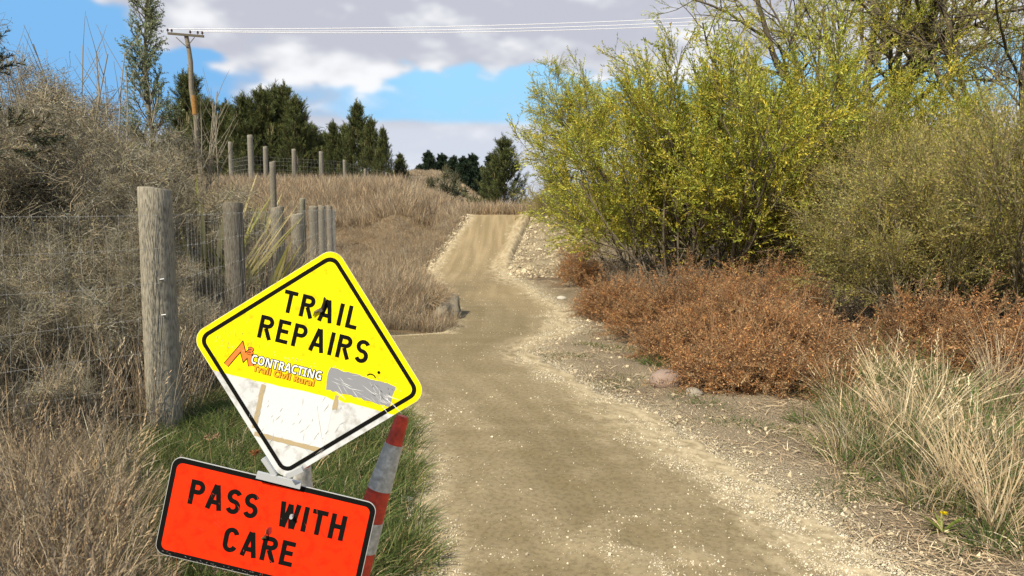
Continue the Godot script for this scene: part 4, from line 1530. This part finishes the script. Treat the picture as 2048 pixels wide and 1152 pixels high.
func willows() -> void:
	var yg := [Color(0.483, 0.471, 0.050), Color(0.586, 0.552, 0.077), Color(0.356, 0.385, 0.050), Color(0.644, 0.598, 0.110)]
	var og := [Color(0.448, 0.414, 0.066), Color(0.575, 0.517, 0.121), Color(0.333, 0.322, 0.077), Color(0.506, 0.414, 0.176)]
	var tc := Color(0.20, 0.175, 0.07)
	var sp := [sprig_mesh(0.36, 22, 0.055, 0.017, yg, tc, 0.75, 71, 0.003), sprig_mesh(0.32, 20, 0.045, 0.015, yg, tc, 0.85, 72, 0.003), sprig_mesh(0.4, 12, 0.06, 0.018, yg, Color(0.16, 0.13, 0.08), 0.7, 73, 0.003)]
	var so := [sprig_mesh(0.45, 13, 0.042, 0.013, og, Color(0.36, 0.31, 0.15), 0.5, 74, 0.0032), sprig_mesh(0.42, 11, 0.045, 0.013, og, Color(0.32, 0.26, 0.15), 0.6, 75, 0.003)]
	var kw := {"kids": [8, 6], "wob": 0.13, "lift": 0.07, "bark": Color(0.17, 0.14, 0.10), "sprigs": 8, "bare": 0.16, "spread": 0.6, "angle": 0.6, "ratio": 0.5, "thin": 0.005, "from": 1}
	var protos := []
	for s in 2:
		var g := gen(300 + s)
		var b := bush("willow_shrub", g, 15, 3.9, 0.95, 0.035, kw, 0.5)
		spread_sprigs("leaves", sp, M.leaf, b[1], b[2], g, 0.6, 1.35, b[0], 0.6, 0.17)
		protos.append(b[0])
	var kt := {"kids": [9, 6], "wob": 0.13, "lift": 0.05, "bark": Color(0.24, 0.20, 0.13), "sprigs": 6, "bare": 0.25, "spread": 0.5, "angle": 0.55, "ratio": 0.5, "thin": 0.004, "from": 1}
	var b3 := bush("olive_shrub", gen(305), 16, 3.0, 1.05, 0.025, kt, 0.5)
	spread_sprigs("leaves", so, M.leaf, b3[1], b3[2], gen(306), 0.8, 1.3, b3[0], 0.65, 0.1)
	var list := [
		[1365, 13.2, 0.96, 0.4, 0, "bright yellow green willow shrub nearest the ramp, right of the trail"],
		[1470, 12.4, 1.08, 2.0, 1, "tallest bright yellow green willow shrub in the middle of the right bank"],
		[1590, 13.4, 0.9, 3.4, 0, "yellow green willow shrub below the big willow's left limbs"],
		[1270, 16.5, 0.66, 5.2, 1, "smaller willow shrub on the embankment behind the brightest ones"],
		[1790, 13.0, 0.74, 2.7, 0, "yellow green willow shrub behind the olive shrubs, right of the big trunk"],
		[1930, 12.0, 0.80, 4.4, 1, "yellow green willow shrub behind the olive shrubs near the right edge"],
		[1680, 15.0, 0.62, 1.0, 1, "willow shrub in front of the big willow's trunk"],
	]
	for i in list.size():
		var s: Array = list[i]
		var o: Node3D = protos[s[4]]
		var w := ground_at(lx(s[0], s[1]), s[1])
		if i < 2:
			o.position = w
			o.rotation.y = s[3]
			o.scale = Vector3.ONE * s[2]
		else:
			o = dup(o, w, s[3], Vector3.ONE * s[2], "")
		tag(o, s[5], "shrub", "willow shrubs right of the trail")
	var l2 := [
		[1700, 11.3, 0.86, 0.2, "olive green wispy shrub behind the dark hollow in the bracken"],
		[1830, 10.2, 0.74, 1.9, "olive wispy shrub between the big willow and the right edge"],
		[1965, 8.6, 0.74, 3.0, "large olive brown shrub near the right edge behind the dry grass"],
		[2085, 7.6, 0.78, 4.1, "olive brown shrub cut off by the right edge of the picture"],
		[1850, 8.0, 0.55, 5.0, "low olive shrub just behind the rust coloured bracken on the right"],
		[1130, 24.0, 0.5, 2.2, "low brown shrub beside the crest of the trail"],
	]
	for i in l2.size():
		var s: Array = l2[i]
		var w := ground_at(lx(s[0], s[1]), s[1])
		var o: Node3D = b3[0]
		if i == 0:
			o.position = w
			o.rotation.y = s[3]
			o.scale = Vector3.ONE * s[2]
		else:
			o = dup(o, w, s[3], Vector3.ONE * s[2], "")
		tag(o, s[4], "shrub", "olive shrubs on the right")
	# trees
	willow_tree(lx(1195, 23.5), 23.5, 4.6, 0.07, 401, sp, 7, 0.6, -0.015, "sparse small tree with fresh leaves at the crest, left of the willow shrubs")
	willow_tree(lx(1745, 17.0), 17.0, 7.6, 0.24, 402, sp, 8, 0.75, 0.0, "big old willow tree with forked dark trunk above the shrubs on the right")
	willow_tree(lx(2040, 13.5), 13.5, 6.6, 0.13, 403, so, 8, 0.8, -0.03, "thin leafed willow tree arching in from the right edge")


func willow_tree(x: float, d: float, h: float, r: float, s: int, sprigs: Array, limbs: int, splay: float, lean: float, label: String) -> void:
	var g := gen(s)
	var root := base("willow_tree", ground_at(x, d), label, "tree")
	var mb := MB.new()
	var bark := Color(0.115, 0.095, 0.07)
	var fork := h * 0.3
	mb.tube(PackedVector3Array([Vector3(0, -0.1, 0), Vector3(0.05, fork * 0.5, 0), Vector3(0, fork, 0)]), r, r * 0.75, 9, bark)
	part("trunk", mb.mesh(), M.bark, root)
	var tp := PackedVector3Array()
	var td := PackedVector3Array()
	var lb := MB.new()
	for i in limbs:
		var a := TAU * (i + g.randf() * 0.6) / limbs
		var o := splay * g.randf_range(0.25, 1.3)
		var dir := Vector3(cos(a) * sin(o), cos(o), sin(a) * sin(o))
		grow(lb, Vector3(0, fork * g.randf_range(0.75, 1.0), 0), dir, h * g.randf_range(0.5, 0.75), r * g.randf_range(0.35, 0.6), 0, {"kids": [7, 6, 3], "wob": 0.2, "lift": 0.04, "bark": bark, "sprigs": 4, "bare": 0.28, "spread": 0.55, "angle": 0.75, "ratio": 0.5, "thin": 0.005, "lean": lean}, tp, td, g)
	part("limbs", lb.mesh(), M.bark, root)
	spread_sprigs("leaves", sprigs, M.leaf, tp, td, g, 0.75, 1.2, root, 0.7, 0.15)


func bracken() -> void:
	var rc := [Color(0.46, 0.235, 0.095), Color(0.325, 0.162, 0.069), Color(0.55, 0.325, 0.145), Color(0.215, 0.115, 0.055), Color(0.40, 0.285, 0.145)]
	var fr := [sprig_mesh(0.26, 70, 0.028, 0.0042, rc, Color(0.2, 0.1, 0.05), 0.85, 81, 0.002), sprig_mesh(0.2, 60, 0.024, 0.004, rc, Color(0.2, 0.1, 0.05), 1.0, 82, 0.002), twig_mesh(0.3, 8, [Color(0.23, 0.12, 0.06), Color(0.3, 0.17, 0.085)], 83, 0.002, 3, rc)]
	# px, distance, half width, height, half depth, label
	var list := [
		[1370, 8.3, 0.72, 0.74, 0.6, "rust brown heap of dead bracken at the left end, behind the pinkish boulder"],
		[1490, 7.4, 0.66, 0.60, 0.6, "rust brown bracken heap in the middle, right of the boulder"],
		[1590, 6.7, 0.52, 0.52, 0.5, "rust brown bracken heap beside the dark hollow"],
		[1530, 9.4, 0.75, 0.75, 0.5, "farther bracken heap against the willow stems"],
		[1230, 10.0, 0.42, 0.42, 0.5, "low brown bracken patch next to the trail bend"],
		[1162, 13.8, 0.30, 0.78, 0.3, "upright rusty dead bush on the edge of the embankment"],
		[1860, 6.6, 0.40, 0.62, 0.4, "rust brown bracken behind the dry grass on the right"],
		[2020, 6.0, 0.5, 0.62, 0.4, "rust brown bracken cut off by the right edge"],
		[1565, 6.1, 0.5, 0.26, 0.4, "low collapsed bracken spilling forward at the right end of the heaps"],
		[1385, 7.2, 0.4, 0.3, 0.4, "low collapsed bracken behind the pinkish boulder"],
		[1455, 6.1, 0.32, 0.25, 0.3, "low flattened bracken in front of the middle heap"],
	]
	for i in list.size():
		var s: Array = list[i]
		var g := gen(500 + i)
		var root := base("bracken_heap", ground_at(lx(s[0], s[1]), s[1]), s[5], "dead bracken", "dead bracken right of the trail")
		var tp := PackedVector3Array()
		var td := PackedVector3Array()
		var n := int(2600 * s[2] * s[4] + 500)
		for k in n:
			var a := g.randf() * TAU
			var q := sqrt(g.randf())
			var top := sqrt(maxf(0.0, 1.0 - q * q)) * (0.75 + 0.6 * noise2.get_noise_2d(cos(a) * q * 300.0 * s[2] + i * 99.0, sin(a) * q * 300.0 * s[4]) + 0.3 * noise2.get_noise_2d(cos(a) * q * 130.0 + i * 33.0, sin(a) * q * 130.0))
			var y := top * (1.0 - 0.75 * pow(g.randf(), 1.6))
			var p := Vector3(cos(a) * q * s[2], y * s[3], sin(a) * q * s[4])
			if noise2.get_noise_3d(p.x * 330.0 + i * 50.0, p.y * 330.0, p.z * 330.0) < -0.22 and g.randf() < 0.85:
				continue
			p += Vector3(0.12 * noise2.get_noise_2d(p.z * 300.0, i), 0, 0)
			tp.append(p)
			td.append((Vector3(cos(a) * q, 0.1 + 0.4 * g.randf(), sin(a) * q) + Vector3(0.25, 0.1, 0.2) + rv(g) * 0.75).normalized())
		spread_sprigs("fronds", fr, M.dead, tp, td, g, 0.6, 1.4, root, 0.5 + 0.3 * g.randf(), 0.16)
		var mb := MB.new()
		for k in 30:
			var a := g.randf() * TAU
			var p := Vector3(cos(a) * s[2] * 0.8 * g.randf(), 0, sin(a) * s[4] * 0.8 * g.randf())
			var d := (Vector3.UP * 0.7 + rv(g)).normalized()
			d.y = absf(d.y)
			mb.tube(PackedVector3Array([p, p + d * 0.35, p + d * 0.7 + rv(g) * 0.08]), 0.004, 0.002, 4, Color(0.3, 0.17, 0.085))
		part("stalks", mb.mesh(), M.bark, root)


func grasses() -> void:
	var straw := [Color(0.587, 0.475, 0.294), Color(0.700, 0.587, 0.388), Color(0.463, 0.350, 0.206), Color(0.525, 0.388, 0.231)]
	var tan := [Color(0.46, 0.345, 0.215), Color(0.34, 0.26, 0.17), Color(0.56, 0.45, 0.30), Color(0.29, 0.225, 0.16)]
	var green := [Color(0.075, 0.115, 0.03), Color(0.105, 0.15, 0.042), Color(0.055, 0.085, 0.025), Color(0.17, 0.18, 0.065)]
	var mixed := green + [straw[0], straw[2]]
	var g := gen(600)
	var dull := [Color(0.33, 0.265, 0.175), Color(0.25, 0.195, 0.13), Color(0.42, 0.345, 0.235), Color(0.2, 0.16, 0.115), Color(0.30, 0.22, 0.135)]
	# the dry bank left of the trail
	var spots := PackedVector3Array()
	for i in 42000:
		var d := 8.8 + 27.0 * pow(g.randf(), 1.35)
		var t := trail_row(d)
		var x := t.x + lerpf(0.04, -0.22, ss(12.0, 17.0, d)) - g.randf() * minf(2.0 + d * 0.42, 13.0) * pow(g.randf(), 0.35)
		var n := noise.get_noise_2d(x * 60.0, d * 60.0)
		if n + 0.5 * noise2.get_noise_2d(x * 140.0, d * 90.0) < -0.12 and g.randf() < 0.8:
			continue
		if absf(x + 0.92) < 0.28 and d > 9.6 and d < 11.2:
			continue
		spots.append(ground_at(x, d))
	field("dry_bank_grass", [grass_mesh(1, 22, 0.26, 0.005, 0.8, dull + tan, 0.11, 1.1), grass_mesh(2, 20, 0.18, 0.005, 1.2, dull + tan, 0.12, 1.4), grass_mesh(3, 24, 0.32, 0.0045, 0.6, dull + tan, 0.1, 0.7, 3, 6)], g, spots, 0.35, 0.9, M.grass, 0.3, 0.6, 0.1)
	# beyond the crest and on the far hill
	spots = PackedVector3Array()
	for i in 9000:
		var d := 25.5 + 40.0 * pow(g.randf(), 1.5)
		spots.append(ground_at(g.randf_range(-0.45, 0.2) * d, d))
	field("far_dry_grass", [grass_mesh(4, 26, 0.5, 0.012, 0.7, tan, 0.25, 0.8)], g, spots, 0.7, 1.4, M.grass, 0.15, 0.6)
	# rough growth on the far hill
	spots = PackedVector3Array()
	for i in 5000:
		var d := g.randf_range(60.0, 128.0)
		spots.append(ground_at(g.randf_range(-0.16, 0.06) * d, d))
	field("hill_grass", [grass_mesh(14, 20, 0.5, 0.03, 1.2, dull, 0.5, 1.0), grass_mesh(15, 20, 0.4, 0.03, 1.2, tan, 0.5, 1.0)], g, spots, 0.5, 1.5, M.grass, 0.2, 0.6)
	spots = PackedVector3Array()
	for i in 60:
		var d := g.randf_range(60.0, 120.0)
		spots.append(ground_at(g.randf_range(-0.12, 0.04) * d, d))
	field("hill_scrub", [twig_mesh(1.1, 60, [Color(0.12, 0.11, 0.06), Color(0.09, 0.09, 0.05)], 92, 0.05, 0, dull)], g, spots, 0.6, 1.4, M.bark, 0.3, 0.6)
	# tall dry grass along the fence, both sides
	spots = PackedVector3Array()
	for i in 2600:
		var d := 3.0 + 10.0 * pow(g.randf(), 1.7)
		var fx := -2.31 - (d - 4.8) * 0.15 if d > 4.8 else -2.31 + (d - 4.8) * 0.86
		var x := fx + 0.12 - g.randf() * (2.4 if d > 4.8 else 2.0)
		spots.append(ground_at(x, d))
	field("tall_dry_grass", [grass_mesh(5, 13, 0.85, 0.004, 0.35, dull + tan, 0.16, 0.4, 4, 5), grass_mesh(6, 16, 0.5, 0.0045, 0.8, dull, 0.14, 1.0, 3), twig_mesh(0.55, 10, dull, 90, 0.002, 0, dull)], g, spots, 0.6, 1.15, M.grass, 0.16, 0.6, 0.1)
	# bleached grass at the bottom left
	spots = PackedVector3Array()
	for i in 2600:
		var d := g.randf_range(2.2, 4.4)
		var x := d * (-0.74 + 0.2 * pow(g.randf(), 1.5))
		if d > 3.4 and g.randf() < 0.6:
			continue
		spots.append(ground_at(x, d))
	field("bleached_grass", [grass_mesh(7, 22, 0.36, 0.0035, 0.9, dull + straw, 0.12, 1.1, 4, 5), grass_mesh(8, 24, 0.26, 0.0035, 1.3, dull + tan, 0.12, 1.5, 4), twig_mesh(0.3, 9, dull, 91, 0.0015, 0, dull), grass_mesh(13, 20, 0.22, 0.004, 1.1, mixed, 0.12, 1.2)], g, spots, 0.6, 1.15, M.grass, 0.22, 0.6, 0.09)
	# green grass round the sign
	spots = PackedVector3Array()
	for i in 7500:
		var d := 2.0 + 4.2 * pow(g.randf(), 1.2)
		var t := trail_row(d)
		var l := -d * g.randf_range(0.5, 0.62)
		var x := lerpf(l, t.x - 0.06, pow(g.randf(), 0.85))
		if x > t.x - 0.3 and noise2.get_noise_2d(x * 240.0, d * 240.0) > 0.1:
			continue
		spots.append(ground_at(x, d))
	field("green_grass", [grass_mesh(9, 30, 0.12, 0.0035, 1.1, green, 0.09, 1.4), grass_mesh(10, 26, 0.17, 0.0035, 1.0, mixed, 0.09, 1.3), grass_mesh(12, 28, 0.17, 0.0035, 1.2, green, 0.09, 1.4)], g, spots, 0.6, 1.3, M.grass, 0.2, 0.7, 0.12)
	# thin straw and litter along the right verge
	var xf := []
	var cols := PackedColorArray()
	var bl := MB.new()
	bl.blade(Vector3(-0.04, 0, 0), Vector3(1, 0.15, 0).normalized(), Vector3(0, -0.3, 0.3), Vector3(0, 0, 1), 0.08, 0.0035, 3, Color.WHITE)
	for i in 30000:
		var d := 2.8 + 14.0 * pow(g.randf(), 1.4)
		var t := trail_row(d)
		var x := t.y + 0.1 + g.randf() * (2.2 + 0.1 * d)
		if noise.get_noise_2d(x * 110.0, d * 110.0) < g.randf_range(-0.3, 0.45):
			continue
		xf.append(Transform3D(Basis.from_euler(Vector3(g.randf_range(-0.5, 0.5), g.randf() * TAU, g.randf_range(-0.3, 0.3))) * g.randf_range(0.5, 1.5), ground_at(x, d, 0.012)))
		cols.append(straw[g.randi() % 4].lerp(Color(0.24, 0.16, 0.10), g.randf() * 0.6) * g.randf_range(0.8, 1.3))
	many("straw_litter", bl.mesh(), M.grass, xf, cols)
	# dead twigs and leaf mould under the willows
	spots = PackedVector3Array()
	for i in 1500:
		var d := g.randf_range(8.5, 17.0)
		var t := trail_row(d)
		var x := t.y + 0.9 + g.randf() * d * 0.42
		if g.randf() < ss(1.8, 0.8, x - t.y) * 0.8:
			continue
		spots.append(ground_at(x, d))
	field("dead_twigs", [twig_mesh(0.5, 11, [Color(0.26, 0.21, 0.15), Color(0.17, 0.13, 0.09), Color(0.36, 0.30, 0.21)], 93, 0.004, 0, dull), grass_mesh(19, 16, 0.3, 0.005, 1.2, dull, 0.15, 1.2, 3)], g, spots, 0.6, 1.4, M.bark, 0.7, 0.55)
	# short scattered green on the right verge
	spots = PackedVector3Array()
	for i in 3200:
		var d := 3.0 + 6.0 * pow(g.randf(), 1.2)
		var t := trail_row(d)
		var x := t.y + 0.2 + g.randf() * 1.9
		if noise2.get_noise_2d(x * 130.0 + 40.0, d * 130.0) > 0.22:
			spots.append(ground_at(x, d))
	field("sparse_verge_grass", [grass_mesh(11, 18, 0.07, 0.004, 1.2, mixed, 0.06, 1.2)], g, spots, 0.6, 1.3, M.grass)
	# rank green and straw grass round the clumps
	spots = PackedVector3Array()
	for i in 1500:
		var d := 3.0 + 3.4 * g.randf()
		var x := d * g.randf_range(0.45, 0.74)
		var t := trail_row(d)
		if Vector2(x - 2.0, d - 3.25).length() < 0.3:
			continue
		if x < t.y + 0.75 + 0.5 * noise2.get_noise_2d(x * 120.0, d * 120.0):
			continue
		spots.append(ground_at(x, d))
	field("rank_grass", [grass_mesh(16, 22, 0.26, 0.005, 1.3, mixed, 0.1, 1.4, 4), grass_mesh(17, 20, 0.3, 0.004, 1.5, straw + dull, 0.1, 1.5, 4), grass_mesh(18, 22, 0.2, 0.006, 1.2, green, 0.1, 1.4)], g, spots, 0.6, 1.3, M.grass, 0.25, 0.65, 0.12)
	# single clumps on the right
	var cl := [
		["dry_grass_clump", 1790, 5.6, 0.6, straw + green, 0.58, "pale dry grass clump with tall seed stalks in front of the right bracken"],
		["dry_grass_clump", 1900, 5.1, 0.6, straw + mixed, 0.64, "largest pale dry grass clump leaning to the right"],
		["dry_grass_clump", 2030, 5.3, 0.8, straw + dull, 0.72, "tall dry grass clump against the right edge"],
		["dry_grass_clump", 1990, 4.5, 0.6, straw + green, 0.5, "lower dry grass clump between the two green tufts on the right"],
		["dry_grass_clump", 1730, 6.2, 0.6, straw + dull, 0.6, "smaller dry grass clump farthest back on the right"],
		["dry_grass_clump", 1840, 4.55, 0.6, straw, 0.55, "flattened straw clump spilling towards the trail"],
		["dry_grass_clump", 2060, 4.0, 0.65, dull + straw, 0.5, "dry grass clump at the lower right edge"],
		["green_grass_tuft", 1760, 4.75, 0.55, green, 0.36, "green grass tuft under the pale dry grass, nearest the middle"],
		["green_grass_tuft", 1935, 3.95, 0.7, green, 0.34, "largest dark green grass tuft at the lower right"],
		["green_grass_tuft", 2030, 3.7, 0.6, green, 0.32, "dark green tuft beside the largest one at the right edge"],
		["green_grass_tuft", 1975, 4.3, 0.6, green, 0.42, "upright green tuft behind the largest green one"],
		["green_grass_tuft", 1312, 6.9, 0.4, green, 0.2, "small bright green tuft at the edge of the bracken heap"],
		["green_grass_tuft", 1625, 5.05, 0.4, green, 0.16, "small low green tuft on the bare verge"],
		["green_grass_tuft", 1720, 5.5, 0.7, mixed, 0.5, "mixed green and straw tuft at the left end of the dry grass"],
		["green_grass_tuft", 1850, 5.7, 0.7, mixed, 0.55, "mixed green tuft inside the dry grass"],
		["dry_grass_clump", 1960, 3.75, 0.5, straw, 0.5, "short straw clump leaning over the largest dark green tuft"],
		["dry_grass_clump", 2055, 3.3, 0.6, straw, 0.55, "straw clump in the lower right corner of the picture"],
		["dry_grass_clump", 1690, 5.6, 0.5, straw, 0.4, "low straw clump at the left foot of the dry grass"],
		["green_grass_tuft", 1870, 4.3, 0.8, mixed, 0.38, "mixed straw and green tuft in front of the largest dry clump"],
		["green_grass_tuft", 2035, 3.15, 0.5, green, 0.24, "green tuft in the lower right corner below the dark green ones"],
		["green_grass_tuft", 1985, 3.55, 0.6, mixed, 0.26, "low mixed tuft between the dandelion and the dark green tufts"],
		["green_grass_tuft", 1750, 3.95, 0.3, green, 0.12, "thin short green tuft on the gravelly verge"],
	]
	for i in cl.size():
		var s: Array = cl[i]
		var dry: bool = s[0] == "dry_grass_clump"
		var p := ground_at(lx(s[1], s[2]), s[2])
		var m := grass_mesh(700 + i, int((330 if dry else 230) * s[3]), s[5], 0.0055 if dry else 0.007, 1.5 if dry else 1.3, s[4], 0.2 * s[3], 1.1 if dry else 1.3, 5, 50 if dry else 0)
		var o := part(s[0], m, M.grass, self, p)
		if dry:
			o.basis = Basis(Vector3.BACK, g.randf_range(-0.75, -0.05)) * Basis(Vector3.RIGHT, g.randf_range(-0.3, 0.3)) * Basis(Vector3.UP, g.randf() * TAU)
		tag(o, s[6], "grass", "dry grass clumps on the right" if dry else "green grass tufts on the right")


func weeds() -> void:
	var g := gen(800)
	# dried flower stalks: px and py of the head, distance
	var list := [
		[418, 872, 3.75, 0.55, "dry yarrow stalk with pale tan heads left of the diamond sign"],
		[510, 905, 3.6, 0.45, "dry yarrow stalk with rusty brown heads under the diamond's left edge"],
		[220, 1040, 2.9, 0.4, "short brown yarrow head in the grass left of the orange board"],
		[243, 1008, 3.1, 0.4, "small dark yarrow head left of the orange board's corner"],
		[342, 1044, 2.5, 0.4, "thin dry stalk with a small head in front of the orange board's left end"],
		[355, 1073, 2.48, 0.3, "shorter thin dry stalk in front of the orange board's left end"],
		[482, 1128, 2.46, 0.25, "thin dry stalk in front of the orange board's lower edge"],
	]
	for i in list.size():
		var s: Array = list[i]
		var head := at(s[0], s[1], s[2])
		var foot := ground_at(head.x + g.randf_range(-0.05, 0.02), s[2])
		var root := base("dry_flower_stalk", foot, s[4], "dry flower", "dried flower stalks round the sign")
		var col := Color(0.3, 0.2, 0.1) if i < 4 else Color(0.22, 0.1, 0.04)
		var hd := head - foot
		var mb := MB.new()
		mb.tube(PackedVector3Array([Vector3.ZERO, hd * 0.5 + Vector3(0.01, 0, 0), hd * 0.9]), 0.0022, 0.0015, 5, col)
		var big := 1.0 if i < 2 else 0.55
		for k in 6:
			var e := hd + Vector3(g.randf_range(-0.035, 0.035), g.randf_range(-0.012, 0.012), g.randf_range(-0.03, 0.03)) * big
			mb.tube(PackedVector3Array([hd * 0.9, e]), 0.0013, 0.001, 4, col)
		part("stem", mb.mesh(), M.bark, root)
		for k in 6:
			var e := hd + Vector3(g.randf_range(-0.04, 0.04), g.randf_range(-0.01, 0.014), g.randf_range(-0.03, 0.03)) * big
			var f := MB.new()
			for q in 14:
				var dd := (rv(g) + Vector3.UP * 0.4).normalized()
				f.leaf(e, dd, dd.cross(rv(g)).normalized(), 0.014 * big + 0.002, 0.007, (Color(0.28, 0.12, 0.045) if i != 0 else Color(0.36, 0.24, 0.14)) * g.randf_range(0.7, 1.2))
			part("flower_head", f.mesh(), M.dead, root)
	# dandelion at the lower right
	var foot := ground_at(lx(1922, 3.3), 3.3)
	var root := base("dandelion", foot, "small yellow dandelion flower in its leaves at the lower right", "flower")
	var lv := MB.new()
	for k in 26:
		var a := g.randf() * TAU
		var o := Vector3(cos(a), 0, sin(a))
		lv.blade(o * 0.01, (o + Vector3.UP * g.randf_range(0.3, 1.2)).normalized(), Vector3(0, -1.0, 0), o.cross(Vector3.UP), g.randf_range(0.07, 0.15), 0.012, 4, [Color(0.12, 0.17, 0.03), Color(0.2, 0.24, 0.05), Color(0.33, 0.33, 0.12)][k % 3])
	part("leaves", lv.mesh(), M.leaf, root)
	var fl := MB.new()
	for k in 60:
		var a := g.randf() * TAU
		var d := Vector3(cos(a), g.randf_range(0.15, 1.2), sin(a)).normalized()
		fl.leaf(Vector3(0, 0.085, 0), d, d.cross(rv(g)).normalized(), 0.02, 0.005, Color(0.75, 0.6, 0.01))
	part("flower", fl.mesh(), M.leaf, root)
	var sm := MB.new()
	sm.tube(PackedVector3Array([Vector3.ZERO, Vector3(0, 0.086, 0)]), 0.002, 0.002, 5, Color(0.2, 0.2, 0.07))
	part("stem", sm.mesh(), M.bark, root)
	# dead weed stems on the brow of the bank
	for j in 2:
		var p := at([862.0, 868.0][j], 420, 26.5)
		var q := ground_at(p.x, 26.5)
		var mb := MB.new()
		for i in 7:
			var d := (Vector3.UP + rv(g) * 0.25).normalized()
			mb.tube(PackedVector3Array([Vector3.ZERO, d * 0.6, d * 1.25 + rv(g) * 0.1]), 0.012, 0.006, 4, Color(0.16, 0.12, 0.08))
		tag(part("dead_weed", mb.mesh(), M.bark, self, q), ["left of the two thin dark dead weeds on the brow of the bank", "right of the two thin dark dead weeds on the brow of the bank"][j], "weed")
